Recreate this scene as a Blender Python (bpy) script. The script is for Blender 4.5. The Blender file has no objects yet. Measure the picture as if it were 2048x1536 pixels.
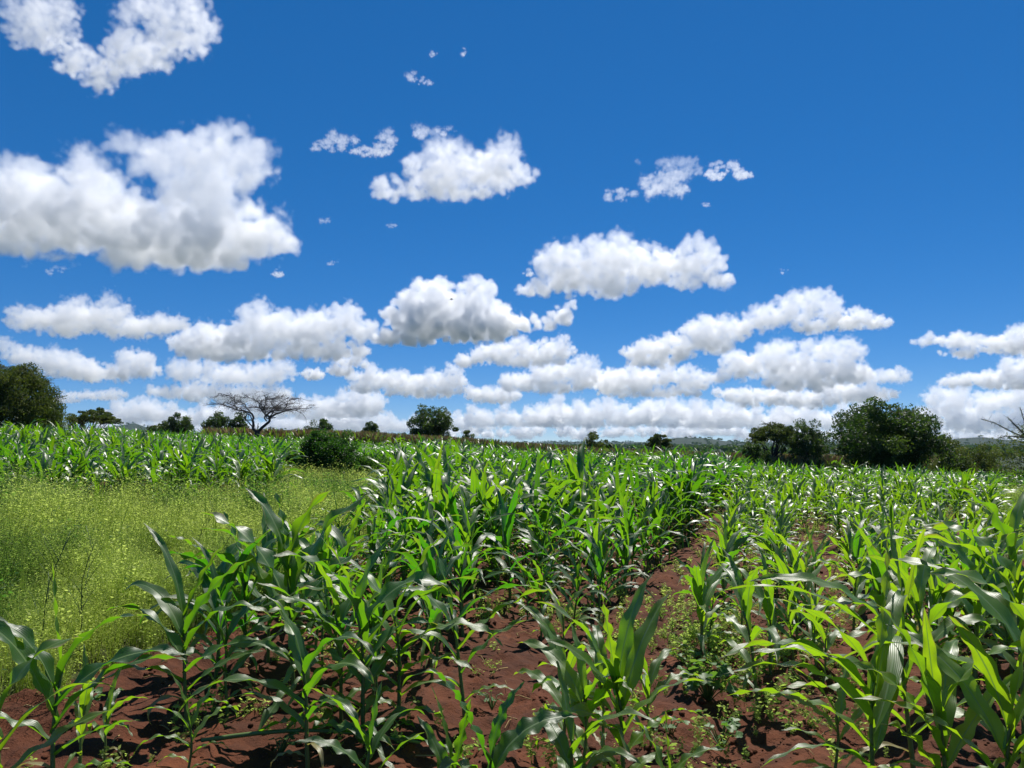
import bpy, math, random
import numpy as np
from mathutils import Vector, Matrix

# ------------------------------------------------------------------ camera, sky, sun, exposure
scene = bpy.context.scene
root_col = scene.collection
R = math.radians
CAM_Z = 1.7
PITCH = R(4.35)
F = 1539.0 / 2048.0            # focal length in picture widths

cam_data = bpy.data.cameras.new("camera")
cam_data.sensor_width = 36.0
cam_data.lens = 36.0 * F
cam_data.clip_start = 0.05
cam_data.clip_end = 120000.0
cam = bpy.data.objects.new("camera", cam_data)
cam.location = (0, 0, CAM_Z)
cam.rotation_euler = (R(90) + PITCH, 0, 0)
root_col.objects.link(cam)
scene.camera = cam

SUN_EL, SUN_AZ = R(57), R(24)          # azimuth measured from +Y towards +X
world = bpy.data.worlds.new("World")
scene.world = world
world.use_nodes = True
wn, wl = world.node_tree.nodes, world.node_tree.links
wn.clear()
sky = wn.new("ShaderNodeTexSky")
sky.sky_type = 'NISHITA'
sky.sun_disc = False
sky.sun_elevation = SUN_EL
sky.sun_rotation = SUN_AZ
sky.altitude = 6000
sky.air_density = 1.0
sky.dust_density = 0.7
sky.ozone_density = 5.0
hsv = wn.new("ShaderNodeHueSaturation")
hsv.inputs['Saturation'].default_value = 1.65
hsv.inputs['Hue'].default_value = 0.508
bg = wn.new("ShaderNodeBackground")
bg.inputs['Strength'].default_value = 0.128
wo = wn.new("ShaderNodeOutputWorld")
gam = wn.new("ShaderNodeGamma")            # softer fall-off from horizon to zenith
gam.inputs['Gamma'].default_value = 0.6
wl.new(sky.outputs[0], gam.inputs['Color'])
wl.new(gam.outputs[0], hsv.inputs['Color'])
hsv.inputs['Value'].default_value = 1.42
wl.new(hsv.outputs[0], bg.inputs['Color'])
wl.new(bg.outputs[0], wo.inputs['Surface'])

sun_data = bpy.data.lights.new("sun", 'SUN')
sun_data.energy = 5.0
sun_data.angle = R(0.53)
sun_data.color = (1.0, 0.955, 0.88)
sun = bpy.data.objects.new("sun", sun_data)
sd = Vector((math.sin(SUN_AZ) * math.cos(SUN_EL), math.cos(SUN_AZ) * math.cos(SUN_EL), math.sin(SUN_EL)))
sun.rotation_euler = sd.to_track_quat('Z', 'Y').to_euler()
sun.location = (20, 40, 60)
root_col.objects.link(sun)

scene.view_settings.view_transform = 'Standard'
scene.view_settings.look = 'None'
scene.view_settings.exposure = 0.30
scene.view_settings.gamma = 1.0
scene.render.engine = 'CYCLES'
cy = scene.cycles
cy.max_bounces = 32
cy.diffuse_bounces = 3
cy.glossy_bounces = 2
cy.transmission_bounces = 4
cy.volume_bounces = 24
cy.transparent_max_bounces = 8
cy.sample_clamp_indirect = 12.0
cy.volume_step_rate = 2.5
cy.volume_max_steps = 256
cy.use_denoising = True

def ray(px, py):
    """direction (forward = 1) of the photograph's pixel in the world, for measuring the place"""
    dx, dz = (px - 1024) / 1539.0, (768 - py) / 1539.0
    y = math.cos(PITCH) - dz * math.sin(PITCH)
    z = math.sin(PITCH) + dz * math.cos(PITCH)
    return dx / y, z / y                 # sideways and upward per metre forward

def at(px, py, d):
    a, b = ray(px, py)
    return Vector((a * d, d, CAM_Z + b * d))

def tag(o, label=None, cat=None, group=None, kind=None):
    if label: o['label'] = label
    if cat: o['category'] = cat
    if group: o['group'] = group
    if kind: o['kind'] = kind
    return o

# ------------------------------------------------------------------ small numpy helpers
def _hash(ix, iy, s):
    n = (ix.astype(np.int64) * 374761393 + iy.astype(np.int64) * 668265263 + s * 974634777) & 0x7fffffff
    n = ((n ^ (n >> 13)) * 1274126177) & 0x7fffffff
    return ((n ^ (n >> 16)) & 0xffff) / 65535.0

def vnoise(x, y, s=0):
    x = np.asarray(x, float); y = np.asarray(y, float)
    ix, iy = np.floor(x), np.floor(y)
    fx, fy = x - ix, y - iy
    fx = fx * fx * (3 - 2 * fx); fy = fy * fy * (3 - 2 * fy)
    a, b = _hash(ix, iy, s), _hash(ix + 1, iy, s)
    c, d = _hash(ix, iy + 1, s), _hash(ix + 1, iy + 1, s)
    return (a * (1 - fx) + b * fx) * (1 - fy) + (c * (1 - fx) + d * fx) * fy

def fbm(x, y, octv=4, s=0, gain=0.5):
    t, a, n = 0.0, 1.0, 0.0
    for k in range(octv):
        t = t + a * vnoise(x * 2 ** k + 13.7 * k, y * 2 ** k + 7.1 * k, s + k)
        n += a; a *= gain
    return t / n

def sstep(a, b, x):
    t = np.clip((np.asarray(x, float) - a) / (b - a), 0, 1)
    return t * t * (3 - 2 * t)

def hills_h(x, y):
    """a plain beyond the field with two low hills and a long low ridge"""
    r = np.hypot(x, y); az = np.degrees(np.arctan2(x, np.maximum(y, 1e-3)))
    def hill(px, dist, wpx, depth, top):
        a0 = math.degrees(math.atan((px - 1024) / 1539.0))
        cx, cy_ = dist * math.tan(math.radians(a0)), dist
        w = wpx / 1539.0 * dist
        dx = (x - cx) / w; dy = (y - cy_) / depth
        return top * np.exp(-(np.abs(dx) ** 2.2) - dy * dy)
    h = hill(1375, 2600, 66, 300, 30) + hill(1450, 2800, 50, 300, 14) + hill(1950, 2500, 60, 260, 28) + hill(2060, 2600, 60, 260, 18)
    h = h + hill(225, 3000, 55, 350, 54) + hill(290, 3100, 55, 350, 46) + hill(560, 3400, 120, 300, 70)
    ridge = np.exp(-((r - 4300) / 500.0) ** 2) * (10 + 8 * fbm(az * 0.35, az * 0 + 3, 3, 5)) * sstep(-8, 4, az)
    ridge = ridge + np.exp(-((r - 4600) / 500.0) ** 2) * 60 * (1 - sstep(-20, -2, az))
    m = sstep(1200, 1800, r) + 0.0
    rough = (fbm(x / 60.0, y / 60.0, 4, 9) - 0.5) * 7
    return (h + ridge) * (1 + 0.25 * (fbm(x / 160.0, y / 160.0, 3, 8) - 0.5)) * m + rough * m * np.clip((h + ridge) / 12, 0, 1)

def terrain(x, y):
    x = np.asarray(x, float); y = np.asarray(y, float)
    yy = np.maximum(y, 0)
    left = 1.72 * (1 - np.exp(np.minimum(x, 0) / 18.0)) * sstep(2, 14, yy)
    right = -2.0 * (1 - np.exp(-np.maximum(x, 0) / 24.0)) * sstep(6, 55, yy) - 0.75 * sstep(35, 80, yy)
    r = np.hypot(x, y)
    near = left + right + 0.18 * (fbm(x / 9.0, y / 9.0, 2, 3) - 0.5) * sstep(3, 15, r)
    f = sstep(110, 420, r)
    return near * (1 - f) + f * (-9.0) + hills_h(x, y)

def tz(x, y): return float(terrain(x, y))

def hit(px, py):
    a, b = ray(px, py)
    d = 2.0
    while d < 400:
        if CAM_Z + b * d < tz(a * d, d): break
        d += 0.03 + d * 0.002
    return a * d, d

def mk_mesh(name, v, f, data=None, smooth=True):
    """v (N,3), f (M,3 or 4) or a list of such blocks; data: per vertex vector read by the materials as 'leafdata'"""
    v = np.asarray(v, np.float32)
    fs = f if isinstance(f, list) else [f]
    fs = [np.asarray(q, np.int32) for q in fs if len(q)]
    me = bpy.data.meshes.new(name)
    me.vertices.add(len(v)); me.vertices.foreach_set("co", v.ravel())
    tot = sum(q.size for q in fs); nf = sum(len(q) for q in fs)
    me.loops.add(tot); me.polygons.add(nf)
    me.loops.foreach_set("vertex_index", np.concatenate([q.ravel() for q in fs]))
    sizes = np.concatenate([np.full(len(q), q.shape[1], np.int32) for q in fs])
    starts = np.concatenate([[0], np.cumsum(sizes)[:-1]]).astype(np.int32)
    me.polygons.foreach_set("loop_start", starts)
    if smooth: me.polygons.foreach_set("use_smooth", np.ones(nf, bool))
    if data is not None:
        a = me.attributes.new("leafdata", 'FLOAT_VECTOR', 'POINT')
        a.data.foreach_set("vector", np.asarray(data, np.float32).ravel())
    me.update(calc_edges=True)
    me.validate()
    return me

class Acc:
    """collects vertex blocks into one mesh"""
    def __init__(s): s.v, s.q, s.t, s.d, s.n = [], [], [], [], 0
    def add(s, v, q=None, t=None, d=None):
        v = np.asarray(v, float)
        if q is not None and len(q): s.q.append(np.asarray(q) + s.n)
        if t is not None and len(t): s.t.append(np.asarray(t) + s.n)
        s.v.append(v); s.d.append(np.zeros((len(v), 3)) if d is None else np.asarray(d, float)); s.n += len(v)
    def mesh(s, name, smooth=True):
        fs = []
        if s.q: fs.append(np.concatenate(s.q))
        if s.t: fs.append(np.concatenate(s.t))
        return mk_mesh(name, np.concatenate(s.v), fs, np.concatenate(s.d), smooth)
    def arrays(s):
        return (np.concatenate(s.v), np.concatenate(s.q) if s.q else np.zeros((0, 4), int),
                np.concatenate(s.t) if s.t else np.zeros((0, 3), int), np.concatenate(s.d))

def link(name, me, mat, parent=None, loc=None):
    o = bpy.data.objects.new(name, me)
    if mat and not me.materials: me.materials.append(mat)
    root_col.objects.link(o)
    if parent: o.parent = parent
    if loc is not None: o.location = loc
    return o

def empty(name, loc, rz=0.0):
    o = bpy.data.objects.new(name, None); o.location = loc; o.rotation_euler = (0, 0, rz)
    o.empty_display_size = 0.2
    root_col.objects.link(o)
    return o

def tube(acc, pts, rad, sides=6, tone=0.5, closed=True):
    P = np.asarray(pts, float); n = len(P)
    rad = np.broadcast_to(np.asarray(rad, float), (n,))
    T = np.gradient(P, axis=0); T /= np.linalg.norm(T, axis=1)[:, None] + 1e-9
    ref = np.array([0.31, 0.95, 0.07]) if abs(T[0, 2]) > 0.7 else np.array([0, 0, 1.0])
    A = np.cross(T, ref); A /= np.linalg.norm(A, axis=1)[:, None] + 1e-9
    B = np.cross(T, A)
    th = np.arange(sides) / sides * 2 * np.pi
    v = P[:, None, :] + rad[:, None, None] * (np.cos(th)[None, :, None] * A[:, None, :] + np.sin(th)[None, :, None] * B[:, None, :])
    v = v.reshape(-1, 3)
    i = np.arange(n - 1)[:, None] * sides; j = np.arange(sides)[None, :]; k = (j + 1) % sides
    q = np.stack([i + j, i + k, i + sides + k, i + sides + j], -1).reshape(-1, 4)
    d = np.zeros((len(v), 3)); d[:, 0] = np.tile(th / (2 * np.pi), n); d[:, 1] = np.repeat(np.linspace(0, 1, n), sides); d[:, 2] = tone
    acc.add(v, q, None, d)
    if closed:
        base = acc.n
        acc.add(P[[-1]] + T[[-1]] * rad[-1] * 0.6, None, None, [[0.5, 1, tone]])
        o = base - sides
        acc.t.append(np.array([[o + a, o + (a + 1) % sides, base] for a in range(sides)]))

# ------------------------------------------------------------------ materials
def new_mat(name):
    m = bpy.data.materials.new(name); m.use_nodes = True
    n, l = m.node_tree.nodes, m.node_tree.links
    n.clear()
    return m, n, l

def mixc(n, l, fac, a, b, mode='MIX'):
    x = n.new("ShaderNodeMix"); x.data_type = 'RGBA'; x.blend_type = mode
    for s, val in ((0, fac), (6, a), (7, b)):
        if isinstance(val, (int, float)): x.inputs[s].default_value = val
        elif isinstance(val, tuple): x.inputs[s].default_value = (*val, 1.0)
        else: l.new(val, x.inputs[s])
    return x.outputs[2]

def nmath(n, l, op, a, b=None, c=None, clamp=False):
    x = n.new("ShaderNodeMath"); x.operation = op; x.use_clamp = clamp
    for k, v in enumerate((a, b, c)):
        if v is None: continue
        if isinstance(v, (int, float)): x.inputs[k].default_value = v
        else: l.new(v, x.inputs[k])
    return x.outputs[0]

def nnoise(n, l, scale, detail=3.0, rough=0.5, vec=None):
    x = n.new("ShaderNodeTexNoise"); x.inputs['Scale'].default_value = scale
    x.inputs['Detail'].default_value = detail; x.inputs['Roughness'].default_value = rough
    if vec is not None: l.new(vec, x.inputs['Vector'])
    return x.outputs['Fac']

def ramp(n, l, fac, a, b, lo=0.0, hi=1.0):
    x = n.new("ShaderNodeMapRange"); x.interpolation_type = 'SMOOTHSTEP'
    l.new(fac, x.inputs['Value'])
    x.inputs['From Min'].default_value = a; x.inputs['From Max'].default_value = b
    x.inputs['To Min'].default_value = lo; x.inputs['To Max'].default_value = hi
    return x.outputs[0]

def leaf_material(name, dark, light, trans_dark, trans_light, tw=0.45, rough=0.4, veins=True, spec=0.5, bump=0.22):
    m, n, l = new_mat(name)
    a = n.new("ShaderNodeAttribute"); a.attribute_name = "leafdata"
    s = n.new("ShaderNodeSeparateXYZ"); l.new(a.outputs['Vector'], s.inputs[0])
    u, v, tone = s.outputs
    geo = n.new("ShaderNodeNewGeometry")
    mott = nnoise(n, l, 9.0, 4, 0.6, geo.outputs['Position'])
    t2 = nmath(n, l, 'ADD', tone, nmath(n, l, 'MULTIPLY', nmath(n, l, 'SUBTRACT', mott, 0.5), 0.5), clamp=True)
    col = mixc(n, l, t2, dark, light)
    tcol = mixc(n, l, t2, trans_dark, trans_light)
    height = None
    old = nmath(n, l, 'MULTIPLY', ramp(n, l, tone, 1.15, 1.5), 0.85)     # withered lower leaves
    col = mixc(n, l, old, col, (0.36, 0.27, 0.11)); tcol = mixc(n, l, old, tcol, (0.30, 0.21, 0.07))
    if veins:
        mid = nmath(n, l, 'ABSOLUTE', nmath(n, l, 'SUBTRACT', u, 0.5))
        rib = ramp(n, l, mid, 0.025, 0.06, 1.0, 0.0)
        ribf = nmath(n, l, 'MULTIPLY', rib, 0.75)
        col = mixc(n, l, ribf, col, (0.26, 0.38, 0.14))
        tcol = mixc(n, l, ribf, tcol, (0.10, 0.22, 0.05))
        wave = nmath(n, l, 'SINE', nmath(n, l, 'MULTIPLY', u, 75.0))
        col = mixc(n, l, nmath(n, l, 'MULTIPLY', ramp(n, l, wave, 0.2, 1.0), 0.16), col, (0.16, 0.26, 0.10))
        # dry edges and tips on some leaves
        edge = nmath(n, l, 'ADD', nmath(n, l, 'MULTIPLY', mid, 1.2), nmath(n, l, 'MULTIPLY', v, 0.55))
        dry = nmath(n, l, 'MULTIPLY', ramp(n, l, nmath(n, l, 'ADD', edge, nmath(n, l, 'MULTIPLY', mott, 0.5)), 1.12, 1.3), 0.7)
        col = mixc(n, l, dry, col, (0.30, 0.24, 0.08))
        tcol = mixc(n, l, dry, tcol, (0.35, 0.26, 0.05))
        height = nmath(n, l, 'ADD', nmath(n, l, 'MULTIPLY', wave, 0.35), nmath(n, l, 'MULTIPLY', rib, 1.5))
    p = n.new("ShaderNodeBsdfPrincipled")
    l.new(col, p.inputs['Base Color'])
    p.inputs['Roughness'].default_value = rough
    p.inputs['Specular IOR Level'].default_value = spec
    if spec > 0.8: p.inputs['IOR'].default_value = 1.56
    if height is not None:
        bp = n.new("ShaderNodeBump"); bp.inputs['Strength'].default_value = bump; bp.inputs['Distance'].default_value = 0.004
        l.new(height, bp.inputs['Height']); l.new(bp.outputs[0], p.inputs['Normal'])
    tr = n.new("ShaderNodeBsdfTranslucent"); l.new(tcol, tr.inputs['Color'])
    ms = n.new("ShaderNodeMixShader"); ms.inputs[0].default_value = tw
    l.new(p.outputs[0], ms.inputs[1]); l.new(tr.outputs[0], ms.inputs[2])
    out = n.new("ShaderNodeOutputMaterial"); l.new(ms.outputs[0], out.inputs['Surface'])
    return m

MAT_MAIZE = leaf_material("maize_leaf", (0.010, 0.055, 0.010), (0.075, 0.15, 0.010), (0.08, 0.40, 0.006), (0.46, 0.74, 0.012), tw=0.45, rough=0.42, spec=0.9)
MAT_FIELD = leaf_material("field_leaf", (0.010, 0.055, 0.010), (0.075, 0.15, 0.010), (0.08, 0.40, 0.006), (0.46, 0.74, 0.012), tw=0.37, rough=0.42, veins=False, spec=0.9)
MAT_STALK = leaf_material("maize_stalk", (0.055, 0.12, 0.03), (0.14, 0.19, 0.05), (0.1, 0.2, 0.02), (0.2, 0.3, 0.03), tw=0.08, rough=0.5, veins=False)
MAT_TASSEL = leaf_material("dry_tassel", (0.30, 0.20, 0.08), (0.48, 0.34, 0.15), (0.3, 0.2, 0.05), (0.4, 0.28, 0.1), tw=0.25, rough=0.7, veins=False, spec=0.2)
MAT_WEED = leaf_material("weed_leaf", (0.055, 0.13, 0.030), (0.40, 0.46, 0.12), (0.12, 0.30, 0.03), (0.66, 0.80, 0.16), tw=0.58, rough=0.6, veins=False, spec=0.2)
MAT_BROAD = leaf_material("broad_leaf", (0.05, 0.13, 0.035), (0.11, 0.20, 0.05), (0.15, 0.40, 0.03), (0.3, 0.5, 0.05), tw=0.35, rough=0.5, veins=False)
MAT_TREE = leaf_material("tree_leaf", (0.022, 0.048, 0.012), (0.09, 0.13, 0.025), (0.05, 0.13, 0.01), (0.22, 0.34, 0.03), tw=0.30, rough=0.55, veins=False, spec=0.3)
MAT_ACACIA = leaf_material("acacia_leaf", (0.035, 0.06, 0.014), (0.13, 0.16, 0.035), (0.08, 0.14, 0.012), (0.28, 0.33, 0.04), tw=0.30, rough=0.6, veins=False, spec=0.2)
MAT_BUSH = leaf_material("creeper_leaf", (0.018, 0.06, 0.010), (0.07, 0.15, 0.02), (0.06, 0.2, 0.01), (0.2, 0.42, 0.03), tw=0.35, rough=0.5, veins=False, spec=0.3)

def bark_material():
    m, n, l = new_mat("bark")
    geo = n.new("ShaderNodeNewGeometry")
    f = nnoise(n, l, 6.0, 5, 0.65, geo.outputs['Position'])
    col = mixc(n, l, f, (0.020, 0.016, 0.014), (0.075, 0.06, 0.05))
    p = n.new("ShaderNodeBsdfPrincipled"); l.new(col, p.inputs['Base Color']); p.inputs['Roughness'].default_value = 0.9
    bp = n.new("ShaderNodeBump"); bp.inputs['Strength'].default_value = 0.6; bp.inputs['Distance'].default_value = 0.05
    l.new(f, bp.inputs['Height']); l.new(bp.outputs[0], p.inputs['Normal'])
    o = n.new("ShaderNodeOutputMaterial"); l.new(p.outputs[0], o.inputs[0])
    return m
MAT_BARK = bark_material()

def ground_material():
    m, n, l = new_mat("red_soil")
    geo = n.new("ShaderNodeNewGeometry"); pos = geo.outputs['Position']
    big = nnoise(n, l, 0.9, 4, 0.6, pos); mid = nnoise(n, l, 7.0, 5, 0.65, pos); fine = nnoise(n, l, 60.0, 4, 0.7, pos)
    soil = mixc(n, l, ramp(n, l, big, 0.3, 0.7), (0.070, 0.021, 0.008), (0.135, 0.041, 0.016))
    soil = mixc(n, l, ramp(n, l, mid, 0.35, 0.75, 0.0, 0.75), soil, (0.045, 0.016, 0.009))
    soil = mixc(n, l, ramp(n, l, fine, 0.56, 0.8, 0.0, 0.55), soil, (0.20, 0.085, 0.048))
    # weedy ground left of the field: attribute painted where the plants stand
    a = n.new("ShaderNodeAttribute"); a.attribute_name = "leafdata"
    s = n.new("ShaderNodeSeparateXYZ"); l.new(a.outputs['Vector'], s.inputs[0])
    gn = nnoise(n, l, 3.0, 4, 0.6, pos)
    green = mixc(n, l, gn, (0.030, 0.050, 0.014), (0.085, 0.105, 0.028))
    c1 = mixc(n, l, s.outputs[0], soil, green)
    fn = nnoise(n, l, 0.02, 5, 0.6, pos)
    farc = mixc(n, l, ramp(n, l, fn, 0.4, 0.62), (0.010, 0.026, 0.012), (0.022, 0.045, 0.016))
    tf = nnoise(n, l, 0.09, 4, 0.7, pos)
    farc = mixc(n, l, ramp(n, l, tf, 0.45, 0.55, 0, 0.8), farc, (0.020, 0.032, 0.014))
    col = mixc(n, l, s.outputs[1], c1, farc)
    p = n.new("ShaderNodeBsdfPrincipled"); l.new(col, p.inputs['Base Color']); p.inputs['Roughness'].default_value = 0.92
    p.inputs['Specular IOR Level'].default_value = 0.25
    h = nmath(n, l, 'ADD', nmath(n, l, 'MULTIPLY', mid, 0.05), nmath(n, l, 'MULTIPLY', fine, 0.012))
    bp = n.new("ShaderNodeBump"); bp.inputs['Strength'].default_value = 0.8; bp.inputs['Distance'].default_value = 1.0
    l.new(h, bp.inputs['Height']); l.new(bp.outputs[0], p.inputs['Normal'])
    o = n.new("ShaderNodeOutputMaterial"); l.new(p.outputs[0], o.inputs[0])
    return m
MAT_GROUND = ground_material()

# ------------------------------------------------------------------ where things grow
def weed_edge(y):     # x of the border between the weeds (left) and the near maize block
    return np.interp(y, [0, 3.5, 5, 6, 8, 12, 17, 25, 32, 40], [-3.6, -3.4, -2.4, -2.25, -2.2, -2.35, -2.4, -3.0, -4.2, -6])
def front_y(x):       # near edge of the left hand maize field
    return np.interp(x, [-40, -16, -9, -7, -5.8, -5.0, -4.5, -3.5], [8.5, 10.5, 12.0, 12.6, 13.6, 15.5, 31, 33])
def in_weeds(x, y):
    x = np.asarray(x, float); y = np.asarray(y, float)
    left = (x < weed_edge(y)) & ((y < front_y(x)) | ((x > -0.30 * y) & (y < 30.5))) & (y > -2)
    left &= y > 4.7 + (x + 3.4) * 3.2
    right = (x > 0.60 * y + 0.3) & (y > 11) & (y < 26)
    return left | right
def path_x(y): return np.interp(y, [0, 3, 5, 7.6, 15, 24, 60], [0.3, 0.35, 0.5, 1.45, 3.95, 7.2, 20])
def bare(x, y):
    x = np.asarray(x, float); y = np.asarray(y, float)
    p = (np.abs(x - path_x(y)) < np.interp(y, [0, 5, 9, 14, 22, 30], [0.42, 0.42, 0.47, 0.36, 0.22, 0.0])) & (y < 24)
    def ell(cx, cy_, rx, ry): return ((x - cx) / rx) ** 2 + ((y - cy_) / ry) ** 2 < 1
    return p | ell(1.75, 5.1, 0.95, 0.75) | ell(1.35, 4.25, 0.6, 0.45) | ell(0.15, 5.7, 0.55, 1.1) | ell(-2.2, 4.6, 0.9, 0.6) | ell(-0.9, 4.5, 0.7, 0.4) | ell(-5.5, 15.0, 0.8, 0.6)

# ------------------------------------------------------------------ the ground: one sheet to the horizon
def axis(fine, step, grow, far):
    a = [0.0]
    s = step
    while a[-1] < far:
        if a[-1] > fine: s *= grow
        a.append(a[-1] + s)
    return np.array(a)
ax_ = axis(3.8, 0.035, 1.055, 32000)
X = np.concatenate([-ax_[:0:-1], ax_])
ay_ = axis(7.5, 0.035, 1.045, 45000)
Y = np.concatenate([-axis(1, 0.5, 1.6, 30000)[:0:-1], ay_]) + 1.5
gx, gy = np.meshgrid(X, Y)
gz = terrain(gx, gy)
rr = np.hypot(gx, gy)
clod = (fbm(gx * 2.2, gy * 2.2, 3, 21) - 0.5) * 0.13 + (fbm(gx * 9, gy * 9, 3, 31) - 0.5) * 0.06
lump = np.clip(vnoise(gx * 13, gy * 13, 41) - 0.68, 0, 1) * 0.15
c20, s20 = math.cos(R(20)), math.sin(R(20))
rowc = gx * c20 - gy * s20
furrow = 0.035 * np.cos(rowc / 0.75 * 2 * np.pi)
gz = gz + (clod + lump + furrow) * (1 - sstep(12, 30, rr))
gd = np.zeros((gx.size, 3))
wm = in_weeds(gx, gy).astype(float) * (0.8 + 0.2 * vnoise(gx, gy, 5))
gd[:, 0] = wm.ravel(); gd[:, 1] = sstep(100, 160, rr).ravel()
nx, ny = len(X), len(Y)
ii = (np.arange(ny - 1)[:, None] * nx + np.arange(nx - 1)[None, :]).ravel()
me = mk_mesh("ground", np.stack([gx.ravel(), gy.ravel(), gz.ravel()], 1), np.stack([ii, ii + 1, ii + nx + 1, ii + nx], 1), gd)
ground = link("ground", me, MAT_GROUND); tag(ground, kind='structure')

# ------------------------------------------------------------------ maize
def maize_leaf(rng, base, phi, L, W, e0, droop, seg, across, tone, wind=(-0.25, 0.0), twist=0.8, wav=1.0, powr=1.5):
    """one blade: arched midrib, folded at the base, wavy margins, twisting towards the tip"""
    s = np.linspace(0, 1, seg + 1)
    el = e0 - droop * s ** powr
    ph = phi + rng.uniform(-0.25, 0.25) * s
    D = np.stack([np.cos(ph) * np.cos(el) + wind[0] * s, np.sin(ph) * np.cos(el) + wind[1] * s, np.sin(el)], 1)
    D /= np.linalg.norm(D, axis=1)[:, None]
    P = np.asarray(base) + np.concatenate([[[0, 0, 0]], np.cumsum((D[1:] + D[:-1]) / 2 * (L / seg), 0)])
    roll = rng.uniform(-twist, twist) * s ** 1.2 + rng.uniform(-0.12, 0.12)
    side0 = np.stack([-np.sin(ph), np.cos(ph), 0 * ph], 1)
    side0 -= D * (side0 * D).sum(1)[:, None]; side0 /= np.linalg.norm(side0, axis=1)[:, None] + 1e-9
    up0 = np.cross(side0, D) * -1.0
    up0 = np.cross(D, side0)
    S = side0 * np.cos(roll)[:, None] + up0 * np.sin(roll)[:, None]
    U = np.cross(D, S)
    w = W * np.minimum(1.0, 0.42 + 2.3 * s) * np.clip(1 - s ** 2.6, 0, 1) ** 0.85
    w[-1] = W * 0.015
    fold = np.interp(s, [0, 0.12, 0.4, 1], [1.1, 0.5, 0.12, 0.28])
    t = np.linspace(-1, 1, across + 1)
    k1 = rng.uniform(2.5, 5.0); pa, pb = rng.uniform(0, 6.28, 2)
    env = np.interp(s, [0, 0.15, 0.4, 0.9, 1], [0, 0.35, 1, 0.7, 0]) * W * 0.22 * wav
    wl = env * np.sin(2 * np.pi * k1 * s + pa); wr = env * np.sin(2 * np.pi * k1 * 1.13 * s + pb)
    lat = np.abs(t)[None, :] * np.cos(fold)[:, None] * np.sign(t)[None, :]
    hgt = np.abs(t)[None, :] * np.sin(fold)[:, None]
    rip = np.where(t[None, :] < 0, wl[:, None], wr[:, None]) * (np.abs(t)[None, :] ** 1.6)
    V = P[:, None, :] + (w / 2)[:, None, None] * (lat[:, :, None] * S[:, None, :] + hgt[:, :, None] * U[:, None, :]) + rip[:, :, None] * U[:, None, :]
    m = across + 1
    i = np.arange(seg)[:, None] * m; j = np.arange(across)[None, :]
    q = np.stack([i + j, i + j + 1, i + m + j + 1, i + m + j], -1).reshape(-1, 4)
    d = np.zeros((len(s) * m, 3)); d[:, 0] = np.tile((t + 1) / 2, len(s)); d[:, 1] = np.repeat(s, m); d[:, 2] = tone
    return V.reshape(-1, 3), q, d

def maize(rng, H, nl=9, seg=14, across=4, tone=0.35, wide=1.0, wind=(-0.25, 0.0), lean=0.06, sides=7, upright=0.0, droop=1.0, phi0=None, leafL=1.0, stalk=True):
    """returns the stalk block and a list of leaf blocks"""
    top = H * 0.60
    la = rng.uniform(0, 6.28); lx, ly = math.cos(la) * lean * H, math.sin(la) * lean * H
    def sp(t): return np.array([lx * t * t + 0.01 * math.sin(5 * t + la), ly * t * t, top * t])
    st = Acc()
    if stalk:
        n = max(3, seg // 2)
        ts = np.linspace(0, 1, n); pts = [sp(t) for t in ts]; pts[0][2] = -0.05
        r0 = 0.0115 * (H / 1.1) ** 0.7
        tube(st, pts, r0 * (1.15 - 0.55 * ts), sides, tone)
    leaves = []
    phi = rng.uniform(0, np.pi) if phi0 is None else phi0
    for k in range(nl):
        u = (k + 0.4) / nl
        t = 0.10 + 0.90 * u ** 0.95
        a = phi + (np.pi if k % 2 else 0) + rng.normal(0, 0.32)
        bell = math.exp(-((u - 0.62) / 0.42) ** 2)
        L = H * (0.27 + 0.42 * bell) * rng.uniform(0.85, 1.15) * leafL
        W = (0.036 + 0.050 * bell) * (H / 1.1) ** 0.75 * wide * rng.uniform(0.85, 1.15)
        e0 = R(38 + 40 * u + rng.normal(0, 6) + upright * 12)
        dr = R(rng.uniform(88, 150)) * (1.0 - 0.22 * u) * droop
        if u > 0.85: dr *= rng.uniform(0.25, 0.8); e0 = R(rng.uniform(72, 86)); W *= 0.8
        if rng.random() < 0.12: dr *= 0.4
        tn = float(np.clip(tone + rng.normal(0, 0.13) + (0.25 if u < 0.2 else 0) + (0.12 if u > 0.85 else 0), 0, 1))
        if k < 2 and rng.random() < .4: tn = 1.7; dr *= 1.25; W *= .6; L *= .75
        leaves.append(maize_leaf(rng, sp(t), a, L, W, e0, dr, seg, across, tn, wind=wind, wav=rng.uniform(0.4, 1.2)))
    return st, leaves

def merged(leaves, name):
    a = Acc()
    for v, q, d in leaves: a.add(v, q, None, d)
    return a.mesh(name)

def plant_root(x, y, label, group=None, rz=0.0):
    o = empty("maize_plant", (x, y, tz(x, y) + 0.0), rz)
    return tag(o, label, 'maize plant', group)

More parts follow.
